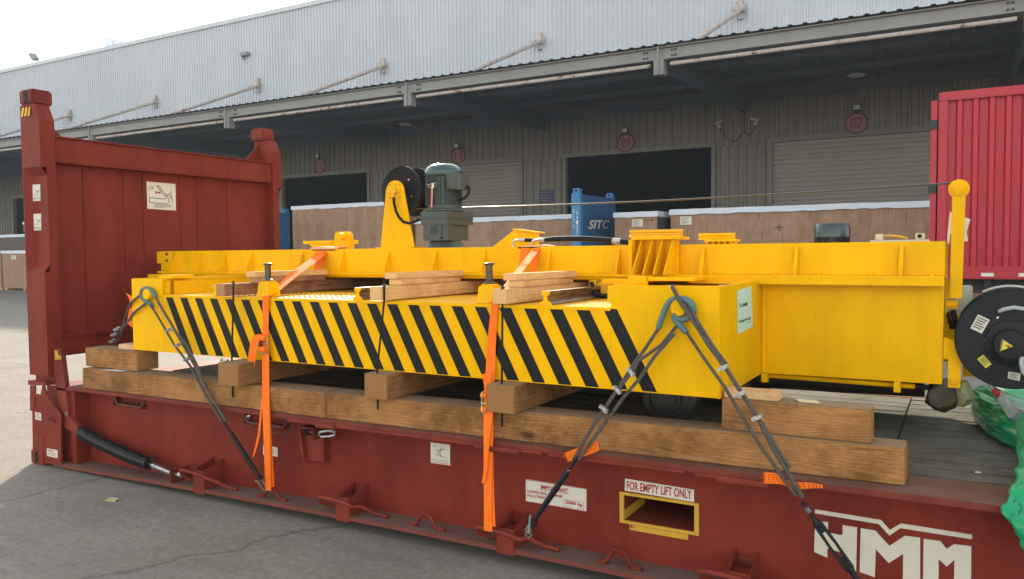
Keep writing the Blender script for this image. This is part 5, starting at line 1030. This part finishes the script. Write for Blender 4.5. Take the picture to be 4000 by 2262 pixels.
tri = [(6.494,0.815,1.199),(6.538,0.815,1.167),(6.486,0.815,1.142)]; d = decal(hb, 'warning_triangle', tri, mat('warning_yellow', (.75, .68, .04), .5))
m = MB(); m.prism([(6.505,0.812,1.174),(6.518,0.812,1.166),(6.514,0.812,1.178),(6.529,0.812,1.165),(6.518,0.812,1.156),(6.514,0.812,1.166),(6.509,0.812,1.164)], (0, -.001, 0)); m.build('bolt_symbol', LRED, d)
m = MB()
for p in [(6.496,0.812,1.193),(6.496,0.812,1.185),(6.495,0.812,1.176),(6.493,0.812,1.167),(6.491,0.812,1.159),(6.489,0.812,1.151)]: m.box(p[0]-.003, p[0]+.003, p[1]-.001, p[1], p[2]-.003, p[2]+.003)
m.build('print_mark', LBLK, d)
for nm, pts, mm in (('rating_plate', [(6.398,0.898,1.304),(6.447,0.898,1.279),(6.415,0.898,1.213),(6.367,0.898,1.236)], WHITEL), ('yellow_notice', [(6.423,0.898,1.112),(6.457,0.898,1.069),(6.434,0.898,1.048),(6.398,0.898,1.09)], bpy.data.materials['warning_yellow']), ('white_notice', [(6.526,0.898,1.038),(6.574,0.898,1.032),(6.571,0.898,0.997),(6.523,0.898,1.006)], WHITEL)):
    d = decal(cr, nm, pts, mm); p = [Vector(x) for x in pts]; m = MB()
    for k in range(5):
        v = .15+.16*k; a = p[0].lerp(p[3], v); b = p[1].lerp(p[2], v); c = a.lerp(b, .1); e = a.lerp(b, .9-.1*(k % 3)); dv = (p[3]-p[0])*.035
        m.prism([c-dv, e-dv, e+dv, c+dv], (0, -.0035, 0))
    m.build('print_line', LBLK, d)
m = MB()
for p in [(6.478,0.896,1.291),(6.535,0.896,1.263),(6.43,0.896,1.179),(6.504,0.896,1.079)]: m.lathe([(.0055, 0), (.0055, .004)], p, 'Y', 10)
m.build('flange_screw', STEEL, cr)
m = MB(); m.tube([(6.489, .91, 1.318), (6.487, .885, 1.322), (6.50, .872, 1.332), (6.54, .87, 1.342), (6.60, .87, 1.334), (6.68, .88, 1.31)], .010, 10); m.build('grey_conduit', LGREY if False else mat('grey_conduit_plastic', (.40, .42, .40), .5), cr, smooth=True)
m = MB(); m.tube([(6.575, .835, 1.115), (6.572, .82, 1.09), (6.58, .82, 1.05), (6.61, .83, 1.015)], .011, 10); m.build('green_conduit', bpy.data.materials['grey_conduit_plastic'], cr, smooth=True)
m = MB(); m.tube([(6.42, 1.085, 1.385)]+[(6.535+.247*math.cos(a), 1.0, 1.19+.247*math.sin(a)) for a in [2.05-.1*k for k in range(14)]], .006, 8); m.build('wound_cable', mat('silver_cable', (.5, .5, .48), .4), cr, smooth=True)
m = MB(); m.box(6.44, 6.60, 1.075, 1.13, 1.0, 1.19); m.cyl((6.535, 1.06, 1.19), (6.535, 1.14, 1.19), .05, 16); m.build('reel_mount', YEL, cr)
# cable wrapped in plastic leading down to the tarpaulin
m = MB(); rb2 = [(6.445, .97, .985), (6.462, .95, .955), (6.474, .93, .940)]; m.tube(rb2, [.016, .014, .014], 10); w1 = m.build('cable_tail', CLEAR, cr, smooth=True)
m = MB(); m.tube([(6.474, .93, .940), (6.492, .90, .922)], .0155, 12); m.build('red_tape', LRED, w1)
blob('plastic_sleeve', [((6.492, .90, .922), (.0, .0, .016), (.01, -.012, .01)), ((6.515, .87, .895), (0, 0, .024), (.015, -.018, .01)), ((6.54, .84, .86), (0, 0, .030), (.02, -.02, .01)), ((6.58, .80, .835), (0, 0, .032), (.02, -.02, .01)), ((6.64, .78, .81), (0, 0, .03), (.02, -.02, .01)), ((6.72, .76, .80), (0, 0, .02), (.01, -.02, .01))], CLEAR, w1, 3, .10, 14)

# unseen green covered load, added out of view to tint the yellow right-hand faces
cg = thing('added_tint_cargo', (8.3, 1.3, DK), 'unseen green covered load farther along the deck, added to tint the yellow machine from the right', 'cargo')
random.seed(9); m = MB(); sec = []
for k in range(15):
    x = 7.35+k*.14; h_ = 1.75+.05*math.sin(k*1.3); w0 = .04*math.sin(k*2.1)
    sec.append([(x, .30+w0, DK+.003), (x, .36+w0, DK+.9), (x, .46+w0, h_+.15), (x, 1.2, h_+.32), (x, 2.0-w0, h_+.12), (x, 2.1-w0, DK+.003)])
m.add([p for q in sec for p in q], [(6*i+k, 6*i+(k+1) % 6, 6*i+6+(k+1) % 6, 6*i+6+k) for i in range(14) for k in range(6)]+[(0, 1, 2, 3, 4, 5), tuple(84+k for k in range(6))])
m.build('tint_cargo_cover', GREEN, cg, bevel=.02)
m = MB(); m.box(7.34, 9.33, .285, .30, 1.3, 1.35); m.build('tint_cargo_band', ORANGE, cg)
# ================================================================ LASHINGS
def strands(mb, path, r, n=6, pitch=.075, step=.011):
    P = [Vector(p) for p in path]; pts = []
    for a, b in zip(P, P[1:]):
        k = max(1, int((b-a).length/step)); pts += [a+(b-a)*(i/k) for i in range(k)]
    pts.append(P[-1]); d = 0.; fr_ = []
    up = Vector((0, 1, 0))
    for i, p in enumerate(pts):
        t = (pts[min(i+1, len(pts)-1)]-pts[max(i-1, 0)]).normalized(); a = (up-t*up.dot(t)).normalized(); up = a; b = t.cross(a)
        if i: d += (p-pts[i-1]).length
        fr_.append((p, a, b, d))
    for s in range(n):
        mb.tube([p+(a*math.cos(2*math.pi*(s/n+d/pitch))+b*math.sin(2*math.pi*(s/n+d/pitch)))*r*.66 for p, a, b, d in fr_], r*.36, 6)
    mb.tube([p for p, a, b, d in fr_[::3]]+[fr_[-1][0]], r*.45, 5)
def smoothpath(pts, k=4):
    P = [Vector(p) for p in pts]; out = []
    for i in range(len(P)-1):
        p0, p1, p2, p3 = P[max(i-1, 0)], P[i], P[i+1], P[min(i+2, len(P)-1)]
        for j in range(k):
            t = j/k; out.append(.5*((2*p1)+(-p0+p2)*t+(2*p0-5*p1+4*p2-p3)*t*t+(-p0+3*p1-3*p2+p3)*t**3))
    out.append(P[-1]); return out
def clip(parent, c, ang, s=1.):
    """wire rope grip: saddle, U-bolt and two nuts, its long side at angle ang in the XZ plane"""
    ux = Vector((math.cos(ang), 0, math.sin(ang))); uz = Vector((-math.sin(ang), 0, math.cos(ang))); c = Vector(c); Yv = Vector((0, -1, 0))
    h, w = .026*s, .0095*s
    m = MB(); pts = []
    for k in range(16):
        a = 2*math.pi*k/16; ex = h if math.cos(a) > 0 else -h; pts.append(c+ux*(ex*.62+w*math.cos(a)*1.05)+uz*w*math.sin(a)+Yv*.010)
    m.prism(pts, Yv*.007); o = m.build('rope_clip', STEEL, parent, bevel=.002)
    m = MB()
    for e in (-1, 1):
        b = c+ux*h*.62*e; m.tube([b+Yv*.0175, b+Yv*.0265], .0085*s, 6); m.tube([b+Yv*-.012, b+Yv*.033], .0042*s, 8)
    m.tube([c+ux*(-h*.62)+Yv*-.010]+[c+ux*(-h*.62*math.cos(math.pi*k/8))+Yv*(-.010-.012*math.sin(math.pi*k/8)) for k in range(1, 8)]+[c+ux*h*.62+Yv*-.010], .004*s, 8)
    m.build('nut_and_bolt', STEEL, o, smooth=True)
def bow(parent, a, b, name='shackle'):
    a, b = Vector(a), Vector(b); t = (b-a).normalized(); n_ = Vector((0, 1, 0)); w = .016
    sd_ = t.cross(n_).normalized()
    m = MB(); m.tube([a+n_*w]+[a.lerp(b, .5)+n_*w*1.1]+[a.lerp(b, .85)+n_*w*.8, b, a.lerp(b, .85)-n_*w*.8]+[a.lerp(b, .5)-n_*w*1.1, a-n_*w], .0062, 8)
    m.tube([a-n_*(w+.012), a+n_*(w+.014)], .007, 8); m.build(name, STEEL, parent, smooth=True)
OFF = Vector((0, -.02, 0))
LG = 'wire rope lashings holding the yellow machine down'
# --- left lashing
la = thing('wire_rope_lashing', (1.39, .0, 1.35), 'wire rope lashing from the left pin down to the ring by the first orange strap', 'lashing', LG)
pin = Vector((1.415,0.03,1.352))
m = MB()
eye = [(1.457,0.075,1.329),(1.433,0.075,1.365),(1.4,0.075,1.386),(1.36,0.075,1.392),(1.319,0.075,1.38),(1.301,0.075,1.354),(1.31,0.075,1.326),(1.343,0.075,1.303),(1.389,0.075,1.287),(1.421,0.075,1.257)]
m.tube(smoothpath(eye), .0135, 10); m.build('sleeve', SLEEVE, la, smooth=True)
m = MB(); strands(m, (1.513,0.03,1.337) and smoothpath([(1.458,0.072,1.331), (1.522,0.055,1.287), (1.692,0.02,1.151), (1.877,-.01,0.986), (2.066,-.02,0.77), (2.258,-.028,0.557)]), .0095)
strands(m, [(1.393,0.072,1.287), (1.499,0.05,1.21), (1.738,0,1.02), (1.91,-.015,0.894), (2.066,-.022,0.708), (2.226,-.03,0.549)], .0080)
strands(m, [(1.533,0.04,1.292), (1.681,0.01,1.185), (1.784,-.014,1.104), (1.904,-.03,1.032), (1.998,-.035,0.913), (2.087,-.04,0.773)], .0085)
m.build('wire_rope', ROPE, la)
for c, a in (((1.74,-.03,1.122), .45), ((1.832,-.035,1.027), .45), ((1.932,-.04,0.941), .45)): clip(la, c, a)
A, B = Vector((2.262,-.03,0.527)), Vector((2.545,-.025,0.232))
m = MB(); m.tube([A-(B-A)*.10, A, A+(B-A)*.08, A+(B-A)*.18, A+(B-A)*.5, A+(B-A)*.85, B], [.006, .008, .007, .0145, .0155, .014, .009], 10); m.tube([A-(B-A)*.10+Vector((.012, 0, 0)), A-(B-A)*.12, A-(B-A)*.10+Vector((-.012, 0, 0)), A+Vector((-.004, 0, -.0))], .006, 8)
m.lathe([(.014, -.014), (.016, 0), (.014, .014)], B, 'Y', 16); tb1 = m.build('turnbuckle', BLKP, la, smooth=True)
bow(la, (2.543,-.025,0.216), (2.554,0.02,0.133))
# --- lashing from the left pin back over the deck
lb = thing('wire_rope_lashing', (1.2, .3, 1.1), 'wire rope lashing running left from the left pin behind the block', 'lashing', LG)
m = MB(); strands(m, smoothpath([(1.297,0.075,1.345), (1.244,0.078,1.32), (1.184,0.08,1.286), (1.067,0.13,1.226), (0.875,0.22,1.104), (0.704,0.3,1.029), (0.589,0.36,0.97), (0.401,0.45,0.843)]), .0095)
strands(m, smoothpath([(1.355,0.075,1.288), (1.275,0.078,1.249), (1.201,0.08,1.211), (1.055,0.14,1.144), (0.874,0.22,1.083), (0.723,0.3,1.021), (0.612,0.36,0.962)]), .0095)
m.build('wire_rope', ROPE, lb)
for c, a in (((0.747,0.27,1.064), 3.5), ((0.662,0.3,1.015), 3.4), ((0.576,0.34,0.957), 3.5)): clip(lb, c, a, 1.35)
# --- middle lashing
lc = thing('wire_rope_lashing', (5.2, .0, 1.36), 'wire rope lashing from the right pin down left across the lashing notice', 'lashing', LG)
m = MB(); m.tube(smoothpath([(5.097,0.072,1.258),(5.111,0.072,1.298),(5.131,0.072,1.351),(5.151,0.072,1.384),(5.178,0.072,1.398),(5.212,0.072,1.399),(5.238,0.072,1.38),(5.248,0.072,1.348),(5.232,0.072,1.318)]), .0135, 10); m.build('sleeve', SLEEVE, lc, smooth=True)
m = MB(); strands(m, [(5.101,0.07,1.261), (5.048,0.035,1.167), (5.001,-.005,1.089), (4.944,-.02,0.993), (4.858,-.028,0.865), (4.774,-.035,0.73), (4.711,-.03,0.622)], .0088)
strands(m, [(5.189,0.07,1.275), (5.123,0.035,1.184), (5.027,0,1.11), (5.006,-.015,1.065), (4.934,-.025,0.972), (4.871,-.03,0.881)], .0085)
strands(m, [(5.194,0.005,1.239), (5.112,-.01,1.142), (5.037,-.02,1.028), (4.967,-.03,0.943), (4.845,-.035,0.774), (4.732,-.03,0.617)], .0088)
m.build('wire_rope', ROPE, lc)
m = MB()
for k, dx in enumerate((-3, 0, 3, 5)):
    a = Vector((5.196,-.002,1.243)); m.tube([a, a+Vector((.012+.002*k, -.004, .008*dx/3-.004))], .0012, 5)
m.build('frayed_end', ROPE, lc)
for c, a in (((5.006,-.035,1.062), -.85), ((4.941,-.038,0.974), -.75), ((4.873,-.04,0.879), -.7)): clip(lc, c, a)
A, B = Vector((4.676,-.03,0.554)), Vector((4.475,-.03,0.263))
m = MB(); m.tube([A-(B-A)*.22, A-(B-A)*.1, A, A+(B-A)*.05, A+(B-A)*.15, A+(B-A)*.5, A+(B-A)*.85, B], [.007, .009, .007, .0155, .0155, .0155, .014, .010], 10)
m.tube([A-(B-A)*.22+Vector((.014, 0, 0)), A-(B-A)*.26, A-(B-A)*.22+Vector((-.014, 0, 0)), A-(B-A)*.08], .006, 8)
m.lathe([(.022, -.012), (.024, 0), (.022, .012)], B, 'Y', 18); tb2 = m.build('turnbuckle', BLKP, lc, smooth=True)
m = MB(); c = A; m.tube([c+Vector((.012*math.cos(t), -.012*math.sin(t)*.6, .004*math.sin(2*t))) for t in [2*math.pi*k/12 for k in range(12)]], .0016, 5, closed=True); m.build('binding_wire', STEEL, tb2)
m = MB(); c = Vector((4.46,-.04,0.244)); m.tube([c+Vector((.008, 0, .06)), c+Vector((-.0, 0, -.035))], .007, 10); m.lathe([(.012, -.0), (.012, .010)], c+Vector((0, 0, -.03)), 'Z', 6)
m.tube([c+Vector((-.0, .01, .01)), c+Vector((-.022, .01, -.022)), c+Vector((-.030, .02, -.055)), c+Vector((-.018, .03, -.07)), c+Vector((.0, .03, -.05))], .006, 8); m.build('shackle', STEEL, lc, smooth=True)
# --- right lashing
ld = thing('wire_rope_lashing', (5.2, .0, 1.36), 'wire rope lashing from the right pin down right in front of the logo', 'lashing', LG)
m = MB(); m.tube(smoothpath([(5.27,0.055,1.34),(5.26,0.055,1.375),(5.237,0.055,1.394),(5.21,0.055,1.4)]), .016, 10); m.tube(smoothpath([(5.175,0.06,1.324),(5.186,0.06,1.295),(5.209,0.06,1.273),(5.235,0.06,1.245)]), .0145, 10); m.tube(smoothpath([(5.172,0.06,1.327),(5.209,0.06,1.302),(5.248,0.06,1.313),(5.275,0.06,1.343)]), .012, 10); m.build('sleeve', SLEEVE, ld, smooth=True)
m = MB(); strands(m, [(5.172,0.04,1.461), (5.218,0.03,1.382), (5.259,0.025,1.332), (5.359,-.01,1.2), (5.428,-.01,1.111), (5.429,-.012,1.112), (5.499,-.015,1.008), (5.572,-.02,0.906), (5.638,-.03,0.784), (5.699,-.04,0.69), (5.763,-.04,0.586)], .0105)
strands(m, [(5.253,0.05,1.369), (5.312,0,1.292), (5.377,-.005,1.194), (5.439,-.006,1.117), (5.438,-.01,1.119)], .0088)
strands(m, [(5.591,-.02,0.881), (5.657,-.03,0.779), (5.712,-.035,0.702)], .0085)
strands(m, [(5.235,0.06,1.248), (5.316,0.03,1.149), (5.401,0,1.051), (5.423,0,1.023), (5.505,-.01,0.898), (5.592,-.02,0.77), (5.671,-.035,0.672), (5.74,-.04,0.586)], .0082)
m.build('wire_rope', ROPE, ld)
for c, a in (((5.428,-.02,1.108), .45), ((5.505,-.025,1), .45), ((5.577,-.03,0.903), .45)): clip(ld, c, a, 1.0)
A, B = Vector((5.797,-.035,0.516)), Vector((5.973,-.02,0.275)); ax = (B-A).normalized(); sd_ = Vector((0, 1, 0)).cross(ax).normalized()
B2 = A+(B-A)*1.12
m = MB(); m.tube([A-ax*.045+sd_*.009, A-ax*.06, A-ax*.045-sd_*.009, A-ax*.02, A, A+ax*.03], [.006, .006, .006, .008, .008, .008], 8)
m.tube([A+ax*.01, A+ax*.045], [.008, .016], 10)
for e in (-1, 1): m.tube([A+ax*.02, A+ax*.05+sd_*.013*e, A+(B-A)*.5+sd_*.016*e, B-ax*.05+sd_*.013*e, B-ax*.02], [.009, .0085, .0065, .0085, .009], 8)
m.tube([A+ax*.03, A+ax*.085], .006, 8); m.tube([B-ax*.05, B-ax*.10], .007, 8); m.tube([B-ax*.05, B, B2], [.014, .011, .008], 10)
tb3 = m.build('turnbuckle', BLKP, ld, smooth=True)
m = MB()
for k in range(4): m.tube([A-ax*(.03-.006*k)+sd_*.012*math.cos(t)+Vector((0, -.012*math.sin(t), 0)) for t in [2*math.pi*j/10 for j in range(10)]], .0012, 5, closed=True)
m.build('binding_wire', STEEL, tb3)
e_ = B2; bow(ld, e_, Vector((e_.x+.04, .03, max(.16, e_.z-.05))))

# ================================================================ ORANGE STRAPS
def strap(label, parts, loc):
    t = thing('lashing_strap', loc, label, 'strap', 'orange webbing straps over the machine'); 
    for name, le, ri, th in parts:
        m = MB(); m.ribbon(smoothpath(le, 3), smoothpath(ri, 3), th); o = m.build(name, ORANGE, t, smooth=True)
        q = MB()
        for f in (.2, .35, .5, .65, .8):
            c = [Vector(a).lerp(Vector(b), f) for a, b in zip(le, ri)]; c = smoothpath(c, 3); q.tube([p+Vector((0, -.0022, 0)) for p in c], .0011, 3)
        q.build('stitch_line', ORSTR, o)
    return t
YZS = [.088, .088, .085, .075, .03, -.012, -.006]
s1 = strap('orange webbing strap with loose tails, left one beside the left jacking post', [
 ('webbing', [(2.489,0.088,1.358), (2.485,0.088,1.233), (2.486,0.086,1.108), (2.484,0.08,0.992), (2.516,0.045,0.891), (2.571,-.01,0.683), (2.585,-.02,0.466), (2.547,0.02,0.141)],
             [(2.545,0.088,1.359), (2.538,0.088,1.235), (2.535,0.086,1.11), (2.54,0.08,0.995), (2.576,0.045,0.895), (2.63,-.01,0.688), (2.642,-.02,0.473), (2.596,0.02,0.144)], .003),
 ('webbing', [(2.516,0.066,0.995), (2.556,0.03,0.834), (2.603,-.002,0.684), (2.614,-.008,0.467), (2.574,0.03,0.16)],
             [(2.557,0.066,0.998), (2.591,0.03,0.837), (2.627,-.002,0.687), (2.641,-.008,0.47), (2.614,0.03,0.17)], .003),
 ('webbing', [(2.128,0.97,1.664), (2.175,0.86,1.598), (2.316,0.5,1.49), (2.435,0.2,1.375), (2.491,0.09,1.349)],
             [(2.274,0.97,1.654), (2.271,0.86,1.591), (2.375,0.5,1.466), (2.497,0.2,1.372), (2.548,0.09,1.352)], .003),
 ('webbing', [(2.171,0.91,1.645), (2.181,0.89,1.572), (2.179,0.86,1.469)], [(2.254,0.91,1.644), (2.254,0.89,1.572), (2.252,0.86,1.469)], .003),
 ('webbing_end', [(2.119,0.845,1.474), (2.195,0.85,1.48), (2.31,0.845,1.48)], [(2.157,0.845,1.435), (2.215,0.85,1.449), (2.306,0.845,1.434)], .004),
 ('strap_tail', [(2.484,0.074,1.113), (2.467,0.04,1.111), (2.429,0.035,1.066), (2.385,0.045,0.919)], [(2.53,0.074,1.111), (2.522,0.04,1.101), (2.495,0.035,1.051), (2.448,0.045,0.909)], .003),
 ('strap_tail', [(2.517,0.04,0.759), (2.559,-.02,0.631), (2.53,-.02,0.487), (2.471,-.01,0.349)], [(2.53,0.04,0.76), (2.572,-.02,0.632), (2.55,-.02,0.489), (2.484,-.01,0.353)], .003)], (2.47, .09, 1.35))
m = MB(); P = [(2.48,0.062,1.097),(2.548,0.062,1.106),(2.558,0.062,1.025),(2.545,0.062,0.999),(2.485,0.062,1.001),(2.478,0.062,1.03)]; m.tube(P, .0045, 8, closed=True); m.tube([P[0], P[1]], .005, 8); m.tube([(2.477,0.06,1.061),(2.555,0.06,1.062)], .0055, 8); bkl = m.build('buckle', BUCK, s1, smooth=True)
m = MB()
for a, b in (((2.526,0.05,1.094), .017), ((2.524,0.05,1.024), .018)):
    m.lathe([(b, -.024), (b+.001, 0), (b, .024)], a, 'X', 18)
m.build('webbing_roll', ORANGE, s1, smooth=True)
m = MB(); m.prism([(2.079,0.93,1.666),(2.166,0.93,1.674),(2.372,0.93,1.668),(2.331,0.93,1.643),(2.207,0.93,1.644),(2.116,0.93,1.645)], (0, .10, .004)); m.build('pad', mat('pale_worn_webbing', (.85, .42, .20), .8), s1)
s2 = strap('orange webbing strap, right one passing the growth ringed timber end', [
 ('webbing', [(4.181,0.09,1.385), (4.15,0.088,1.143), (4.144,0.086,1.058), (4.148,0.07,0.984), (4.155,0.04,0.856), (4.182,-.012,0.687), (4.186,-.02,0.454), (4.193,-.035,0.178)],
             [(4.216,0.09,1.337), (4.202,0.088,1.145), (4.2,0.086,1.062), (4.206,0.07,0.987), (4.213,0.04,0.86), (4.239,-.012,0.693), (4.234,-.02,0.46), (4.243,-.035,0.181)], .003),
 ('webbing', [(4.173,0.05,0.855), (4.212,-.004,0.689), (4.222,-.012,0.457), (4.237,-.028,0.207)], [(4.207,0.05,0.858), (4.236,-.004,0.691), (4.24,-.012,0.459), (4.258,-.028,0.207)], .003),
 ('webbing', [(3.964,0.98,1.657), (3.991,0.86,1.616), (4.085,0.5,1.505), (4.17,0.2,1.421), (4.161,0.09,1.35)], [(4.018,0.98,1.657), (4.044,0.86,1.613), (4.138,0.5,1.507), (4.217,0.2,1.423), (4.215,0.09,1.345)], .003),
 ('webbing', [(3.899,0.92,1.647), (3.9,0.89,1.559), (3.908,0.86,1.494)], [(3.959,0.92,1.646), (3.937,0.89,1.559), (3.947,0.86,1.495)], .003),
 ('webbing', [(4.004,0.925,1.645), (3.983,0.9,1.554), (3.984,0.87,1.495)], [(4.032,0.925,1.645), (4.022,0.9,1.554), (4.01,0.87,1.495)], .003),
 ('strap_tail', [(4.157,0.02,0.984), (4.168,0.02,0.929), (4.178,0.01,0.897)], [(4.213,0.02,1.003), (4.209,0.02,0.939), (4.206,0.01,0.899)], .003),
 ('strap_tail', [(4.183,0,0.782), (4.194,-.03,0.637), (4.191,-.03,0.492), (4.177,-.03,0.424)], [(4.232,0,0.786), (4.228,-.03,0.641), (4.214,-.03,0.495), (4.197,-.03,0.427)], .003)], (4.2, .09, 1.35))
m = MB(); P = [(4.179,0,0.899),(4.167,0,0.887),(4.164,0,0.794),(4.176,0,0.786)]; m.tube(P, .0045, 8); m.tube([(4.167,0,0.835),(4.194,0,0.836)], .006, 8); m.build('buckle', WHITEL if False else BUCK, s2, smooth=True)
m = MB()
for p in [(4.173,0.012,0.876),(4.172,0.012,0.803)]: m.lathe([(.014, -.018), (.015, 0), (.014, .018)], p, 'X', 16)
m.build('webbing_roll', ORANGE, s2, smooth=True)
m = MB(); m.prism([(3.861,0.93,1.647),(3.887,0.93,1.658),(4.007,0.93,1.665),(4.091,0.93,1.656),(4.052,0.93,1.652),(3.956,0.93,1.643),(3.887,0.93,1.642)], (0, .10, .004)); m.build('pad', bpy.data.materials['pale_worn_webbing'], s2)
# loose orange pads under the ropes
def pad(pts_top, pts_bot, label):
    m = MB(); m.ribbon(smoothpath(pts_top, 3), smoothpath(pts_bot, 3), .004); c = Vector(pts_top[0])
    o = m.build('webbing_pad', ORANGE, None, smooth=True, origin=c); tag(o, label, 'pad', 'scraps of orange webbing under the wire ropes')
    q = MB(); k = 14
    for r_ in (.18, .38, .58, .78):
        for i in range(k):
            u = (i+.25)/k*(len(pts_top)-1); j = min(int(u), len(pts_top)-2); f = u-j
            a = Vector(pts_top[j]).lerp(Vector(pts_top[j+1]), f).lerp(Vector(pts_bot[j]).lerp(Vector(pts_bot[j+1]), f), r_)
            q.box(a.x-.0022, a.x+.0022, a.y-.0045, a.y-.001, a.z-.0016, a.z+.0016)
    q.build('weave_hole_shade', mat('weave_shadow', (.42, .085, .01), .9) if 'weave_shadow' not in bpy.data.materials else bpy.data.materials['weave_shadow'], o)  # darker dots painted on for the shade inside the weave
    q = MB()
    for i in range(5): a = Vector(pts_top[0]).lerp(Vector(pts_bot[0]), i/4); q.tube([a, a+Vector((-.008-.005*(i % 3), -.003, .003*(i-2)))], .0008, 4)
    q.build('frayed_thread', ORANGE, o)
pad([(4.651,-.02,0.635), (4.734,-.018,0.674), (4.821,-.012,0.71)], [(4.674,-.024,0.597), (4.752,-.022,0.63), (4.833,-.016,0.668)], 'scrap of orange webbing where the middle wire rope crosses the deck edge')
pad([(5.603,-.022,0.664), (5.652,-.02,0.666), (5.712,-.02,0.641), (5.789,-.02,0.645), (5.839,-.02,0.643)], [(5.604,-.024,0.616), (5.673,-.022,0.623), (5.732,-.022,0.61), (5.796,-.022,0.623), (5.84,-.022,0.629)], 'longer scrap of orange webbing where the right wire rope crosses the deck edge')
pad([(1.011,0.16,1.345), (1.098,0.13,1.29), (1.094,0.12,1.21), (1.026,0.15,1.131)], [(1.131,0.14,1.317), (1.151,0.12,1.283), (1.147,0.12,1.203), (1.102,0.14,1.099)], 'twisted scrap of orange webbing at the left end of the machine')

# loose buckles
def buckle(c, lx, ly, ang, label, rz=0):
    m = MB(); ca, sa = math.cos(ang), math.sin(ang); c = Vector(c); r = .0033
    def T(u, v, w=0): return c+Vector((u*ca-v*sa, u*sa+v*ca, r+w))
    sh = .012
    m.tube([T(-lx+sh, -ly), T(lx-.004+sh, -ly), T(lx+sh, -ly+.004), T(lx-sh, ly-.004), T(lx-sh-.004, ly), T(-lx-sh+.004, ly), T(-lx-sh, ly-.004), T(-lx+sh-.002, -ly+.004)], r, 8, closed=True)
    m.tube([T(-lx, -ly*.35, .001), T(lx, -ly*.35, .001)], r, 8); m.tube([T(-lx, ly*.35, .001), T(lx, ly*.35, .001)], r, 8)
    tag(m.build('strap_buckle', BUCK, None, smooth=True, origin=c), label, 'buckle', 'loose golden strap buckles')
buckle((1.45, -.29, .001), .040, .030, .2, 'golden strap buckle lying on the concrete in front of the flat rack')
buckle((5.778,0.288,0.946) if False else (5.745, .19, .9455), .045, .026, .0, 'golden strap buckle lying on the right timber block')
buckle((6.362,2.299,0.647), .05, .03, .3, 'golden strap buckle lying on the sunlit deck by the wrapped wheel')

# ================================================================ GREEN TARPAULIN
gt = thing('green_tarpaulin', (6.6, .9, DK), 'glossy green tarpaulin bundle spilling off the deck under the cable reel', 'tarpaulin')
from mathutils import noise
def loft(rings, seed, amp, n=110, sub=9):
    R_ = []
    for j in range(3): R_.append(smoothpath([r[j] for r in rings], sub))
    vs = []; fs = []; so = Vector((seed*3.7, seed*1.3, seed*2.1))
    for i, (c, a, b) in enumerate(zip(*R_)):
        for k in range(n):
            t = 2*math.pi*k/n; d = a*math.cos(t)+b*math.sin(t); p = c+d
            q = Vector((math.cos(t)*1.5, math.sin(t)*1.5, i*.045))+so      # folds run lengthwise
            f1 = 1-abs(noise.noise(q*1.3))*3.2; f2 = 1-abs(noise.noise(q*2.9+so))*3.0
            w = f1*.020+f2*.009+noise.noise(p*5+so)*.012+(abs(noise.noise(p*16+so))-.2)*-.003
            L_ = d.length; vs.append(p+(d/max(L_, 1e-5))*w*min(1, L_/.05))
    q = len(R_[0])
    for i in range(q-1):
        for k in range(n): fs.append((i*n+k, i*n+(k+1) % n, (i+1)*n+(k+1) % n, (i+1)*n+k))
    fs += [tuple(range(n-1, -1, -1)), tuple((q-1)*n+k for k in range(n))]
    mb = MB(); mb.add(vs, fs); o = mb.build('tarpaulin_fold', GREEN, gt); o.data.shade_smooth(); return o
loft([((6.395, 1.75, .72), (.01, 0, 0), (0, .02, .01)), ((6.42, 1.66, .735), (.03, .02, -.01), (0, .10, .075)), ((6.47, 1.50, .745), (.05, .03, -.02), (0, .16, .095)), ((6.53, 1.34, .745), (.06, .04, -.03), (.01, .20, .10)), ((6.60, 1.18, .74), (.07, .05, -.04), (.02, .2, .09)), ((6.68, 1.02, .735), (.08, .06, -.04), (.03, .2, .085)), ((6.80, .85, .73), (.1, .05, -.03), (.03, .2, .08))], 11, .05)
loft([((6.50, 1.95, .76), (.02, 0, 0), (0, .05, .03)), ((6.56, 1.85, .80), (.06, 0, 0), (0, .25, .14)), ((6.66, 1.75, .82), (.06, 0, 0), (0, .35, .17)), ((6.85, 1.7, .82), (.06, 0, 0), (0, .38, .17))], 5, .05)
loft([((6.80, .95, .80), (.20, 0, 0), (0, .12, .13)), ((6.78, .70, .79), (.21, 0, 0), (0, .08, .13)), ((6.77, .48, .77), (.205, 0, 0), (0, .06, .12)), ((6.74, .28, .75), (.19, 0, 0), (0, .05, .10)), ((6.715, .10, .72), (.18, 0, 0), (0, .04, .07)), ((6.68, -.02, .68), (.17, 0, 0), (0, .05, .05)), ((6.655, -.07, .63), (.16, 0, 0), (0, .04, .02)), ((6.66, -.075, .57), (.13, 0, 0), (0, .03, .02)), ((6.66, -.07, .50), (.09, 0, 0), (0, .025, .01)), ((6.68, -.065, .45), (.04, 0, 0), (0, .015, .01))], 8, .045)
m = MB(); tag(m, None) if False else None
m.prism([(5.93+.0, 1.1, DK+.003), (5.99, 1.1, DK+.003), (5.97, 1.3, DK+.003)], (0, 0, .001)) if False else m.prism([(6.39, .45, DK+.003), (6.415, .455, DK+.003), (6.41, .475, DK+.003), (6.395, .47, DK+.003)], (0, 0, .004))
tag(m.build('paper_scrap', WHITEL, origin=(6.4, .46, DK)), 'tiny white scrap on the grey deck planks', 'paper')
